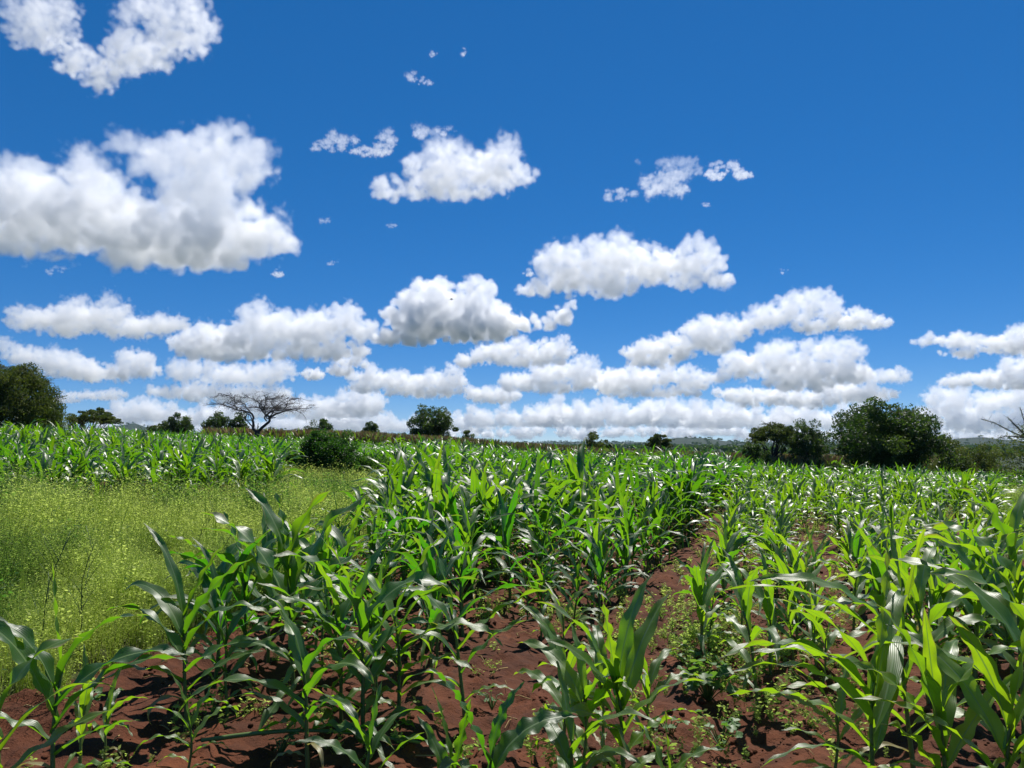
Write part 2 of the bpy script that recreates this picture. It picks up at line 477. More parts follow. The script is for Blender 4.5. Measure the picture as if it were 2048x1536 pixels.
# the nearest plants, one by one: (px, forward distance, height, leaves, tone, width, options, label)
HERO = [
 (35, 3.45, .95, 7, .62, 1.25, dict(phi0=.7, droop=.75), "maize plant at the left frame edge with a broad sunlit lime leaf"),
 (135, 3.75, 1.02, 9, .28, 1.25, dict(phi0=.25, wind=(.55, 0), droop=.8), "dark blue green maize plant in the bottom left corner with long leaves arching right"),
 (185, 4.0, .62, 6, .85, .9, dict(), "small yellowing maize plant low in the bottom left, right of the blue green one"),
 (232, 4.1, .50, 6, .55, .8, dict(wind=(.4, 0)), "thin maize plant with narrow arching leaves, rightmost of the bottom left corner group"),
 (392, 4.65, 1.10, 10, .30, 1.1, dict(phi0=.1, wind=(.1, 0)), "single maize plant standing before the left clump with pale leaves spread to both sides"),
 (400, 4.0, .50, 7, .55, .9, dict(phi0=.2), "small leafy maize seedling on bare soil at the bottom left of centre"),
 (452, 5.9, 1.05, 9, .22, 1.15, dict(upright=.7, wind=(-.3, 0)), "leftmost tall maize plant of the dark clump beside the weeds"),
 (500, 5.7, 1.15, 10, .18, 1.15, dict(upright=.8, wind=(.25, 0)), "dark maize plant in the clump beside the weeds with upright leaves, second from its left"),
 (545, 5.9, 1.14, 10, .20, 1.15, dict(upright=.8, wind=(.3, 0)), "dark maize plant at the right side of the clump beside the weeds"),
 (598, 5.35, 1.34, 9, .35, 1.55, dict(upright=1.0, phi0=.1, droop=.6, wind=(.05, 0)), "tallest near maize plant with a broad bright green leaf raised above the weeds"),
 (470, 4.9, .82, 7, .33, 1.0, dict(wind=(.2, 0)), "short maize plant in the shade at the foot of the dark clump"),
 (632, 4.05, .98, 8, .30, 1.2, dict(phi0=2.6, wind=(-.1, 0)), "maize plant at the bottom left of centre with drooping striped leaves and bare foot"),
 (695, 4.8, 1.05, 9, .33, 1.15, dict(), "leafy maize plant directly left of the tall central stems"),
 (738, 4.55, 1.20, 10, .32, 1.25, dict(upright=.6, phi0=.4), "tall maize plant with thick stem left of centre, standing over the fallen stalk"),
 (808, 4.75, 1.10, 9, .38, 1.1, dict(wind=(.2, 0)), "maize plant with arching leaves just right of the tall plant over the fallen stalk"),
 (870, 5.6, .95, 8, .35, 1.0, dict(), "maize plant behind the lone thin stem with leaves dropping to the soil"),
 (932, 4.85, 1.12, 7, .42, .95, dict(phi0=.3, wind=(.35, 0), lean=.1), "lone thin bare stemmed maize plant at the left edge of the central bare soil"),
 (1130, 5.9, .72, 6, .48, .85, dict(), "small maize plant standing alone on the soil in front of the dense block"),
 (745, 3.55, .62, 6, .25, 1.1, dict(droop=1.3), "limp maize plant with leaves hanging at the bottom edge left of centre"),
 (905, 3.4, .58, 4, .30, 1.2, dict(upright=1.2, droop=.2), "pale folded maize shoot rising from the bottom edge near the centre"),
 (975, 3.3, .72, 6, .28, 1.3, dict(phi0=.4, wind=(.5, 0)), "maize plant cut by the bottom edge with a silvery leaf arching right, near the centre"),
 (1120, 4.15, .86, 8, .52, 1.1, dict(wind=(-.3, 0)), "left plant of the bright clump at the bottom centre, leaves arching left"),
 (1165, 3.95, .80, 8, .45, 1.15, dict(), "middle plant of the bright clump at the bottom centre"),
 (1245, 3.75, .98, 9, .50, 1.3, dict(phi0=.5, upright=.9, droop=.7, wind=(.25, 0)), "right plant of the bright bottom centre clump with one long upright leaf"),
 (1130, 3.45, .70, 6, .30, 1.3, dict(wind=(.2, 0)), "blue green maize plant cut by the bottom edge below the bright clump"),
 (1330, 3.35, .55, 6, .45, 1.0, dict(wind=(.4, 0)), "low maize plant cut by the bottom edge right of centre with one leaf arching right"),
 (1205, 4.25, .75, 8, .6, 1.0, dict(droop=1.1), "low bushy maize plant between the two stems of the bright bottom centre clump"),
 (1290, 4.35, .62, 7, .55, .9, dict(wind=(.3, 0)), "short maize plant with narrow leaves at the right rim of the bright bottom centre clump"),
 (1650, 3.95, .62, 6, .62, .9, dict(phi0=3.0, wind=(-.8, 0), droop=.8), "low maize plant under the long arcs at the lower right with leaves swept left"),
 (1503, 5.1, 1.02, 8, .45, .85, dict(lean=.1), "slender maize plant with a dark bare stem left of the right hand soil patch"),
 (1530, 5.7, .95, 8, .50, .85, dict(), "slender maize plant close behind the dark bare stem on the right"),
 (1470, 6.6, .85, 8, .62, .85, dict(wind=(-.5, 0)), "maize plant leaning over the soil path with thin yellow green leaves"),
 (1630, 5.4, .62, 6, .58, .9, dict(), "tiny maize plant standing alone on the right hand soil patch"),
 (1715, 3.65, 1.0, 10, .55, 1.15, dict(phi0=3.1, wind=(-1.0, 0), droop=.95, leafL=1.45), "big maize plant low on the right whose long leaves sweep left in arcs"),
 (1800, 4.1, 1.15, 9, .52, 1.15, dict(phi0=2.9, wind=(-.95, 0), droop=.85, leafL=1.4), "big maize plant behind the arching one with silvery leaves blown left"),
 (1870, 3.35, 1.0, 9, .75, 1.15, dict(phi0=.25, upright=.3, wind=(.15, 0), droop=.62), "broad leaved lime green maize plant in the bottom right with upright blades"),
 (1965, 3.2, 1.0, 9, .8, 1.15, dict(phi0=2.8, upright=.3, wind=(-.2, 0), droop=.65), "maize plant with very broad sunlit leaves in the bottom right corner"),
 (2045, 3.4, 1.40, 9, .7, 1.2, dict(phi0=2.4, upright=.4, wind=(-.3, 0)), "tall maize plant cut by the right frame edge near the bottom corner"),
 (2015, 4.6, 1.52, 9, .6, 1.2, dict(phi0=2.3, upright=.9, leafL=.85, wind=(-.3, 0)), "tallest maize plant at the right edge with a huge bright leaf bending left"),
 (1925, 5.4, 1.30, 9, .42, 1.05, dict(phi0=2.5, upright=.8, leafL=.8, wind=(-.35, 0)), "tall dark maize plant inside the right edge group with leaves streaming left"),
 (1835, 5.0, 1.12, 9, .50, 1.2, dict(wind=(-.5, 0)), "mid height maize plant between the tall right edge group and the soil patch"),
 (1760, 6.0, 1.05, 9, .52, 1.1, dict(wind=(-.5, 0)), "maize plant behind the right hand soil patch with glossy leaves"),
 (1690, 6.6, 1.0, 9, .55, 1.0, dict(wind=(-.5, 0)), "maize plant at the back rim of the right soil patch, beside the glossy one"),
 (1600, 6.9, .95, 8, .60, 1.0, dict(wind=(-.5, 0)), "bushy yellow green maize plant behind the two slender stems"),
 (1990, 6.2, 1.4, 9, .42, 1.3, dict(upright=.8, wind=(-.4, 0)), "tall maize plant at the far right behind the huge bright leaf"),
 (640, 6.3, 1.08, 9, .35, 1.1, dict(), "maize plant right behind the tallest near plant"),
 (1155, 11.2, 1.66, 10, .30, 1.3, dict(upright=1.0, droop=.6), "tallest maize plant of the dense centre block, standing above its neighbours right of the middle"),
 (862, 10.6, 1.45, 10, .30, 1.2, dict(upright=.9, droop=.6), "tall maize plant with one pale upright leaf above the dense block left of the middle"),
 (938, 11.4, 1.42, 10, .34, 1.2, dict(upright=.9, droop=.7), "tall maize plant between the two highest ones of the dense block"),
 (700, 6.9, 1.15, 9, .40, 1.1, dict(), "bright maize plant on the rim of the weeds behind the tallest near plant"),
]
hero_xy = []
rngm = np.random.default_rng(77)
for (px, d, H, nl, tone, wide, kw, lb) in HERO:
    x = (px - 1024) / 1539.0 * d * 1.0
    kw = dict(kw); kw.setdefault('wind', (-.2, 0))
    rg = np.random.default_rng(int(px * 7 + d * 100))
    tone = tone + (.20 if px > 1100 else .07)
    st, lv = maize(rg, H, nl + 1, 20, 6, tone, wide * 1.18, sides=9, **kw)
    o = plant_root(x, d, lb)
    link("stalk", st.mesh("stalk"), MAT_STALK, o)
    for v, q, dd in lv:
        aa = Acc(); aa.add(v, q, None, dd)
        link("leaf", aa.mesh("leaf"), MAT_MAIZE, o)
    hero_xy.append((x, d))
hero_xy = np.array(hero_xy)

# rows of plants over the field
def row_sites(y0, y1, rng, sp=0.66, along=0.34):
    D = np.array([s20, c20]); P = np.array([c20, -s20])
    out = []
    n = int(160 / sp)
    for i in range(-n, n):
        k = np.arange(-40, 140, along) + rng.uniform(0, along)
        k = k + rng.normal(0, 0.09, len(k))
        off = i * sp + rng.normal(0, 0.17, len(k)) + 1.3 * (fbm(k / 6.0, k * 0 + i, 2, 6) - 0.5)
        pt = k[:, None] * D + off[:, None] * P
        out.append(pt)
        dbl = rng.random(len(k)) < 0.35
        out.append(pt[dbl] + rng.normal(0, 0.07, (dbl.sum(), 2)))
    pt = np.concatenate(out)
    x, y = pt[:, 0], pt[:, 1]
    keep = (y > y0) & (y < y1) & (np.abs(x) < 0.74 * y + 1.5)
    keep &= ~in_weeds(x, y) & ~bare(x, y) & ((x > weed_edge(y)) | (y > 12))
    keep &= rng.random(len(x)) > 0.05
    return pt[keep]
rngf = np.random.default_rng(5)
sites = row_sites(5.2, 78, rngf)
dd = np.hypot(sites[:, None, 0] - hero_xy[None, :, 0], sites[:, None, 1] - hero_xy[None, :, 1]).min(1)
sites = sites[dd > 0.30]
def plant_height(x, y):
    h = 0.98 + 0.55 * (fbm(x / 3.5, y / 3.5, 2, 51) - 0.5)
    h = h + 0.30 * sstep(7, 12, y) * (x < path_x(y)) - 0.12 * (x > path_x(y)) * (y < 25)
    h = h - 0.22 * ((x < path_x(y)) & (x > path_x(y) - 1.5) & (y < 11))
    h = h * (1 - .12 * ((x < -1.2) & (y < 9)))
    h = h * (1 - .16 * ((x < -5) & (y > front_y(x) - 1)))
    return h
def plant_tone(x, y):
    return np.clip(0.24 + 0.6 * (fbm(x / 4.0, y / 4.0, 2, 61) - 0.5) + 0.28 * (x > path_x(y)) * (1 - sstep(12, 40, y)) + 0.12 * ((y < front_y(x) + 1.5) & (x < -5)), 0, 1)
# prominence: how large a plant shows
order = np.argsort(sites[:, 1])
N_IND = 250
ind, rest = sites[order[:N_IND]], sites[order[N_IND:]]

VAR = []                                            # shared plant shapes, two tones each
for k in range(30):
    rg = np.random.default_rng(900 + k)
    tn = (0.18, 0.36, 0.62)[k % 3]
    st, lv = maize(rg, 1.1, int(rg.integers(8, 12)), 14, 4, tn, rg.uniform(.85, 1.2), wind=(rg.uniform(-.4, .1), rg.uniform(-.2, .1)), upright=rg.uniform(-.3, .9), droop=rg.uniform(.75, 1.15), lean=rg.uniform(.02, .14), sides=7)
    VAR.append((st.mesh("stalk"), merged(lv, "foliage"), tn))
    VAR[-1][0].materials.append(MAT_STALK); VAR[-1][1].materials.append(MAT_MAIZE)

def zone_label(x, y, tone, h):
    px = 1024 + x / y * 1539
    edge = x - path_x(y)
    tall = "tall" if h > 1.2 else ("low" if h < 0.85 else "mid height")
    hue = "dark green" if tone < 0.3 else ("yellow green" if tone > 0.46 else "mid green")
    if edge < 0:
        if px < 760: where = "beside the weeds"
        elif edge > -1.0: where = "left of the soil path"
        elif px < 1000: where = "in the dense block"
        else: where = "in the dense centre block"
    else:
        if edge < 0.9: where = "right of the soil path"
        elif px > 1750: where = "towards the right edge"
        else: where = "inside the right block"
    row = "near rows" if y < 8 else ("middle rows" if y < 10 else "rear rows")
    return f"{tall} {hue} maize plant {where}, {row}"
for i, (x, y) in enumerate(ind):
    h = float(plant_height(x, y)) * rngf.uniform(0.82, 1.18)
    t = float(plant_tone(x, y)) + rngf.normal(0, 0.06)
    cand = [q for q in range(30) if abs(VAR[q][2] - t) < 0.12] or [min(range(30), key=lambda q: abs(VAR[q][2] - t))]
    q = cand[int(rngf.integers(len(cand)))]
    o = plant_root(float(x), float(y), zone_label(x, y, VAR[q][2], h), "maize plants growing in the field rows", rngf.uniform(-1.1, 1.1) + (math.pi if rngf.random() < 0.25 else 0))
    s = h / 1.1; o.scale = (s * rngf.uniform(.92, 1.1), s * rngf.uniform(.92, 1.1), s)
    o.rotation_euler[0] = rngf.normal(0, .05); o.rotation_euler[1] = rngf.normal(0, .05)
    link("stalk", VAR[q][0], None, o); link("foliage", VAR[q][1], None, o)

def scatter(protos, pts, h, tone, rng, dtone=0.0, pick=None, h0=1.0, tilt=0.0):
    """many copies of numpy prototypes (v, q, t, d) as one block"""
    A = Acc()
    which = rng.integers(0, len(protos), len(pts)) if pick is None else pick
    ang = rng.uniform(0, 2 * np.pi, len(pts))
    for k, (v, q, t, d) in enumerate(protos):
        sel = np.where(which == k)[0]
        if not len(sel): continue
        ca, sa = np.cos(ang[sel]), np.sin(ang[sel])
        s = (h[sel] / h0)
        V = np.empty((len(sel), len(v), 3))
        V[..., 0] = (v[None, :, 0] * ca[:, None] - v[None, :, 1] * sa[:, None]) * s[:, None]
        V[..., 1] = (v[None, :, 0] * sa[:, None] + v[None, :, 1] * ca[:, None]) * s[:, None]
        V[..., 2] = v[None, :, 2] * s[:, None]
        if tilt:
            V[..., 0] += V[..., 2] * rng.normal(0, tilt, (len(sel), 1)); V[..., 1] += V[..., 2] * rng.normal(0, tilt, (len(sel), 1))
        V += pts[sel][:, None, :]
        off = (np.arange(len(sel)) * len(v))[:, None, None]
        dt = np.broadcast_to(d[None], (len(sel), *d.shape)).copy()
        dt[..., 2] = np.where(dt[..., 2] > 1.2, dt[..., 2], np.clip(dt[..., 2] + tone[sel][:, None], 0, 1))
        A.add(V.reshape(-1, 3), (q[None] + off).reshape(-1, 4) if len(q) else None, (t[None] + off).reshape(-1, 3) if len(t) else None, dt.reshape(-1, 3))
    return A

def proto_plants(n, seed, seg, across, nl, sides, wide=1.0, tassel=False):
    out = []
    for k in range(n):
        rg = np.random.default_rng(seed + k)
        st, lv = maize(rg, 1.1, nl, seg, across, 0.0, wide, sides=sides, upright=rg.uniform(0, .8), wind=(-.1, 0))
        for v, q, d in lv: st.add(v, q, None, d)
        out.append(st.arrays())
    return out
rest3 = np.column_stack([rest, terrain(rest[:, 0], rest[:, 1])])
hh = plant_height(rest[:, 0], rest[:, 1]) * rngf.uniform(0.8, 1.2, len(rest)) 
tt = plant_tone(rest[:, 0], rest[:, 1]) + rngf.normal(0, 0.07, len(rest))
near_ = rest[:, 1] < 26; mid_ = (rest[:, 1] >= 26) & (rest[:, 1] < 45); far_ = rest[:, 1] >= 45
A1 = scatter(proto_plants(14, 300, 9, 2, 10, 5, .92), rest3[near_], hh[near_], tt[near_], rngf, h0=1.1, tilt=.05)
A2 = scatter(proto_plants(12, 400, 6, 2, 10, 3, .95), rest3[mid_], hh[mid_], tt[mid_], rngf, h0=1.1, tilt=.05)
A3 = scatter(proto_plants(10, 500, 4, 1, 9, 3, 1.15), rest3[far_], hh[far_], tt[far_], rngf, h0=1.1, tilt=.05)
FA = Acc()
for a in (A1, A2, A3):
    v, q, t, d = a.arrays(); FA.add(v, q, t, d)
mf = link("maize_field", FA.mesh("maize_field"), MAT_FIELD)
tag(mf, "green maize crop filling the field from the middle distance to the trees", 'maize field', kind='stuff')

# the strip of older maize with dry brown tassels along the far side
def tassel_proto(seed):
    rg = np.random.default_rng(seed)
    a = Acc()
    st, lv = maize(rg, 1.7, 6, 4, 1, 0.25, 1.4, sides=3)
    b = Acc()
    for v, q, d in lv: b.add(v, q, None, d)
    top = 1.7 * .6
    t = Acc()
    for k in range(7):
        an = rg.uniform(0, 6.28); e = rg.uniform(.75, 1.5)
        dr = np.array([math.cos(an) * math.cos(e), math.sin(an) * math.cos(e), math.sin(e)])
        tube(t, [np.array([0, 0, top]) + dr * .0, np.array([0, 0, top + .15]) + dr * .3, np.array([0, 0, top + .15]) + dr * .62 - np.array([0, 0, .05])], [.02, .022, .012], 3, rg.uniform(0, 1), closed=False)
    return b.arrays(), t.arrays()
tp = [tassel_proto(700 + k) for k in range(6)]
rt = np.random.default_rng(9)
n = 9500
ty = rt.uniform(76, 108, n); tx = rt.uniform(-0.40, 0.62, n) * ty
keep = (fbm(tx / 12, ty / 12, 2, 71) > 0.25)
tx, ty = tx[keep], ty[keep]
tp3 = np.column_stack([tx, ty, terrain(tx, ty)])
pk = rt.integers(0, 6, len(tx)); hs = rt.uniform(1.15, 1.55, len(tx)); ang_state = rt.bit_generator.state
B1 = scatter([p[0] for p in tp], tp3, hs, rt.normal(0.1, .1, len(tx)) * 0 + .15, np.random.default_rng(1), pick=pk, h0=1.0)
B2 = scatter([p[1] for p in tp], tp3, hs, np.zeros(len(tx)), np.random.default_rng(1), pick=pk, h0=1.0)
tf_ = link("tasselled_maize_field", B1.mesh("tasselled_maize_field"), MAT_FIELD)
tag(tf_, "far strip of older maize under dry brown tassels along the skyline", 'maize field', kind='stuff')
ts = link("tassel", B2.mesh("tassel"), MAT_TASSEL, tf_); tag(ts, kind='stuff')

# ------------------------------------------------------------------ weeds
def weed_proto(seed, n_st, n_leaf, size, narrow, spread=0.35, H=1.0, stems=True):
    """a fine branching herb one metre tall (scaled later)"""
    rg = np.random.default_rng(seed); A = Acc()
    for k in range(n_st):
        an = rg.uniform(0, 6.28); r = rg.uniform(0.05, spread)
        tip = np.array([math.cos(an) * r, math.sin(an) * r, H * rg.uniform(.6, 1)])
        base = np.array([math.cos(an) * .04, math.sin(an) * .04, -.05])
        midp = (base + tip) / 2 + np.array([0, 0, .08])
        if stems: tube(A, [base, midp, tip], [.005, .004, .002], 3, .45, closed=False)
        m = max(3, n_leaf // n_st)
        u = rg.uniform(0.25, 1.05, m)[:, None]
        c = base * (1 - u) ** 2 + 2 * midp * u * (1 - u) + tip * u * u + rg.normal(0, .075, (m, 3)) * (0.5 + u)
        a1 = rg.normal(size=(m, 3)); a1[:, 2] *= .35; a1 /= np.linalg.norm(a1, axis=1)[:, None]
        a2 = np.cross(a1, rg.normal(size=(m, 3))); a2 /= np.linalg.norm(a2, axis=1)[:, None]
        sz = size * rg.uniform(.6, 1.3, (m, 1))
        v = np.stack([c - a1 * sz, c + a2 * sz * narrow, c + a1 * sz, c - a2 * sz * narrow], 1).reshape(-1, 3)
        q = np.arange(m * 4).reshape(-1, 4)
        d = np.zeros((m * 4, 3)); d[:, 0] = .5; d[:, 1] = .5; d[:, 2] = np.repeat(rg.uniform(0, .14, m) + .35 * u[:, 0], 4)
        A.add(v, q, None, d)
    return A.arrays()

rw = np.random.default_rng(31)
def weed_points(n, x0, x1, y0, y1, test):
    x = rw.uniform(x0, x1, n); y = rw.uniform(y0, y1, n)
    k = test(x, y)
    return x[k], y[k]
WA = Acc()
def weeds(n, x0, x1, y0, y1, test, protos, hlo, hhi, tone_bias=0.0):
    x, y = weed_points(n, x0, x1, y0, y1, test)
    p3 = np.column_stack([x, y, terrain(x, y)])
    big = np.clip(1.9 * (0.5 * fbm(x / 1.9, y / 1.9, 2, 81) + 0.5 * fbm(x / .55, y / .55, 2, 82) - 0.5) + 0.5, 0, 1)
    h = (hlo + (hhi - hlo) * big) * rw.uniform(.75, 1.25, len(x))
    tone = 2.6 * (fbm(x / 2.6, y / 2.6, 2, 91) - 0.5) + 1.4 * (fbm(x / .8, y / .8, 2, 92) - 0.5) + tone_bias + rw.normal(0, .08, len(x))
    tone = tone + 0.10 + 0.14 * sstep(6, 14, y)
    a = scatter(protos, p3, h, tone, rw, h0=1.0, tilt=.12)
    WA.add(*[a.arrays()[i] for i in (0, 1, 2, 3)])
soft_edge = lambda x, y: in_weeds(x + rw.normal(0, .25, len(x)), y + rw.normal(0, .4, len(x))) & (np.abs(x) < 0.74 * y + 1.5)
P_near = [weed_proto(1000 + k, 11, 430, .017, .24) for k in range(8)]
P_leafy = [weed_proto(1100 + k, 6, 140, .028, .6, .3) for k in range(4)]
P_mid = [weed_proto(1200 + k, 9, 270, .021, .30) for k in range(8)]
P_far = [weed_proto(1300 + k, 6, 110, .034, .5) for k in range(8)]
weeds(4600, -9, -2, 3.0, 9.5, soft_edge, P_near + P_leafy[:1], .16, .80, .10)
weeds(5200, -16, -2, 9.5, 18, soft_edge, P_mid, .2, .85, .16)
weeds(2800, -26, -2.5, 18, 36, soft_edge, P_far, .2, .62, .18)
weeds(2600, 6, 19, 11, 26, soft_edge, P_mid, .35, .8, .10)
clumpy = lambda x, y: soft_edge(x, y) & (fbm(x / 1.1, y / 1.1, 2, 95) > .60)
weeds(3200, -12, -2, 4, 18, clumpy, P_leafy, .5, .85, -.55)
P_tall = [weed_proto(1500 + k, 5, 110, .014, .4, .16) for k in range(5)]
weeds(200, -16, -2, 4.5, 18, soft_edge, P_tall, .7, 1.25, .35)
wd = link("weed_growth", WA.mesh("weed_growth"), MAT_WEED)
tag(wd, "waist high yellow green weeds filling the ground left of the maize and at the right edge", 'weeds', kind='stuff')

# small weeds and seedlings on the soil between the rows
GA = Acc()
P_small = [weed_proto(1400 + k, 5, 40, .11, .45, .5) for k in range(6)]
x = rw.uniform(-12, 16, 14000); y = rw.uniform(3.2, 24, 14000)
k = ~in_weeds(x, y) & (np.abs(x) < .74 * y + 1) & (fbm(x * 1.3, y * 1.3, 3, 101) > .52 - .16 * ((x > path_x(y)) & (y > 6.5)))
x, y = x[k], y[k]
a = scatter(P_small, np.column_stack([x, y, terrain(x, y) + .01]), rw.uniform(.05, .17, len(x)), rw.normal(.35, .15, len(x)), rw, tilt=.2)
GA.add(*a.arrays())
# denser green patch on the path
n = 190
x = rw.normal(1.6, .30, n); y = rw.normal(6.3, .75, n)
a = scatter(P_small, np.column_stack([x, y, terrain(x, y) + .01]), rw.uniform(.06, .18, n), rw.normal(.1, .15, n), rw, tilt=.2)
GA.add(*a.arrays())
g = link("ground_weeds", GA.mesh("ground_weeds"), MAT_WEED)
tag(g, "small seedlings and low weeds scattered over the red soil between the maize", 'weeds', kind='stuff')

# dry bits of old stalk and straw on the soil
LA = Acc()
for k in range(420):
    x = float(rw.uniform(-3.5, 6)); y = float(rw.uniform(3.2, 11)); an = rw.uniform(0, 6.28); L = rw.uniform(.04, .22)
    z = tz(x, y) + .03
    p = [(x, y, z), (x + math.cos(an) * L / 2, y + math.sin(an) * L / 2, z + rw.uniform(0, .03)), (x + math.cos(an) * L, y + math.sin(an) * L, z + .01)]
    tube(LA, p, [rw.uniform(.002, .005)] * 3, 4, rw.uniform(0, 1))
CA = Acc()
def clod(seed):
    rg = np.random.default_rng(seed); a = Acc()
    u = np.linspace(0, np.pi, 6); w = np.linspace(0, 2 * np.pi, 8, endpoint=False)
    v = np.array([[math.sin(p) * math.cos(t), math.sin(p) * math.sin(t), math.cos(p) * .75] for p in u for t in w])
    v = v * (1 + .28 * np.array([vnoise(p[0] * 2 + 5 + seed, p[1] * 2 + p[2] * 3 + 9, seed) - .5 for p in v])[:, None] * 1.6)
    q = np.array([[i * 8 + j, i * 8 + (j + 1) % 8, (i + 1) * 8 + (j + 1) % 8, (i + 1) * 8 + j] for i in range(5) for j in range(8)])
    a.add(v, q, None, np.zeros((len(v), 3))); return a.arrays()
n = 9000
cx_ = rw.uniform(-1, 1, n); cy2 = 2.8 + 11 * rw.random(n) ** 1.3; cx_ = cx_ * (cy2 * .72 + .5)
k = ~in_weeds(cx_, cy2) & (fbm(cx_ * 2.1, cy2 * 2.1, 2, 131) > .40)
cx_, cy2 = cx_[k], cy2[k]
cs_ = .004 + .022 * rw.random(len(cx_)) ** 3.0
c20x = cx_ * c20 - cy2 * s20
gzc = terrain(cx_, cy2) + (fbm(cx_ * 2.2, cy2 * 2.2, 3, 21) - 0.5) * 0.13 + 0.035 * np.cos(c20x / 0.75 * 2 * np.pi) + (fbm(cx_ * 9, cy2 * 9, 3, 31) - 0.5) * 0.06
ca_ = scatter([clod(k) for k in range(7)], np.column_stack([cx_, cy2, gzc + cs_ * .2]), cs_, np.zeros(len(cx_)), rw)
co = link("soil_clods", ca_.mesh("soil_clods"), MAT_GROUND)
tag(co, "crumbs and clods of red soil lying loose between the maize plants", 'soil clods', kind='stuff')
lit = link("straw_litter", LA.mesh("straw_litter"), MAT_TASSEL)
tag(lit, "bits of dry straw and old stalk strewn on the soil", 'straw', kind='stuff')

# broad leaved weeds one can tell apart
def lobed_leaf(A, c, size, n_up, rg, tone):
    """a rounded lobed leaf on a short stem, slightly cupped"""
    n_up = n_up / np.linalg.norm(n_up)
    s = np.cross(n_up, rg.normal(size=3)); s /= np.linalg.norm(s); t = np.cross(n_up, s)
    m = 20; th = np.linspace(0, 2 * np.pi, m, endpoint=False)
    rad = size * (0.72 + 0.28 * np.abs(np.cos(2.5 * th)) ** .6) * np.where(np.abs(th - np.pi) < .2, .35, 1)
    ring = c + np.cos(th)[:, None] * rad[:, None] * s + np.sin(th)[:, None] * rad[:, None] * t + n_up * (0.18 * size * np.sin(2 * th + 1))[:, None] 
    v = np.concatenate([[c - n_up * size * .15], ring])
    tr = np.array([[0, 1 + i, 1 + (i + 1) % m] for i in range(m)])
    A.add(v, None, tr, np.tile([[.5, .5, tone]], (len(v), 1)))
def broad_weed(px, d, h, n, size, label):
    x = (px - 1024) / 1539 * d; o = empty("broadleaf_weed", (x, d, tz(x, d)))
    tag(o, label, 'weed', "broad leaved weeds on the soil")
    rg = np.random.default_rng(int(px)); st, lf = Acc(), Acc()
    for k in range(n):
        an = rg.uniform(0, 6.28); r = rg.uniform(.03, h * 1.1); z = rg.uniform(.35, 1) * h
        tip = np.array([math.cos(an) * r, math.sin(an) * r, z])
        tube(st, [np.array([0, 0, -.02]), tip * .55 + np.array([0, 0, .03]), tip], [.004, .003, .002], 5, .4)
        lobed_leaf(lf, tip, size * rg.uniform(.6, 1.2), np.array([rg.normal(0, .35), rg.normal(0, .35), 1.0]), rg, rg.uniform(.2, .8))
    link("stem", st.mesh("stem"), MAT_STALK, o); link("foliage", lf.mesh("foliage"), MAT_BROAD, o)
broad_weed(1405, 5.25, .22, 34, .050, "largest broadleaf weed, spreading at the foot of the maize right of the path")
broad_weed(1370, 5.9, .16, 22, .035, "broadleaf weed on the path just beyond the largest one")
broad_weed(1430, 4.45, .16, 18, .035, "small lobed weed on the soil below the largest broadleaf weed")
broad_weed(1330, 4.6, .10, 12, .030, "small pale weed between the bright bottom centre clump and the path")
broad_weed(575, 4.35, .12, 14, .022, "tiny weed tuft on dark soil at the bottom left of centre")
broad_weed(190, 4.9, .13, 16, .024, "tiny weed tuft on the soil beneath the bottom left maize")
broad_weed(985, 5.1, .10, 10, .02, "little weed beside the foot of the lone thin maize stem")

# a few taller wiry stems standing in the weeds
def wiry(px, py, d, h, label):
    p = at(px, py, d); x, y = p.x, d; o = empty("dry_weed_stalk", (x, y, tz(x, y)))
    tag(o, label, 'weed stalk', "wiry stalks standing in the weeds")
    rg = np.random.default_rng(int(px + py)); A = Acc()
    lean = np.array([rg.uniform(-.1, .45), rg.uniform(-.1, .1), 1.0])
    main = [lean * h * t + np.array([.03 * math.sin(7 * t), 0, 0]) for t in np.linspace(0, 1, 7)]
    tube(A, main, np.linspace(.006, .002, 7), 5, .2)
    for k in range(12):
        t = rg.uniform(.35, .98); b = lean * h * t; an = rg.uniform(0, 6.28); L = h * rg.uniform(.12, .3)
        e = b + np.array([math.cos(an) * L * .5, math.sin(an) * L * .5, L * .8])
        tube(A, [b, (b + e) / 2 + np.array([0, 0, .01]), e], [.003, .002, .0015], 4, .2)
    link("stem", A.mesh("stem"), MAT_STALK, o)
    B = Acc()
    for k in range(40):
        t = rg.uniform(.3, 1.05); c = lean * h * t + rg.normal(0, .06, 3); s = rg.uniform(.006, .014)
        a1 = rg.normal(size=3); a1 /= np.linalg.norm(a1); a2 = np.cross(a1, rg.normal(size=3)); a2 /= np.linalg.norm(a2)
        B.add([c - a1 * s, c + a2 * s * .5, c + a1 * s, c - a2 * s * .5], [[0, 1, 2, 3]], None, [[.5, .5, .6]] * 4)
    link("foliage", B.mesh("foliage"), MAT_WEED, o)
wiry(60, 1230, 5.6, .95, "tall wiry weed stalk leaning right at the lower left edge")
wiry(150, 1200, 5.9, .90, "wiry weed stalk standing right of the leaning one in the left weeds")
wiry(370, 1110, 9.0, .85, "dark seed stalk in the weeds just left of the tallest near maize")
wiry(420, 1130, 8.0, .8, "thin weed stalk at the border between weeds and dark maize clump")

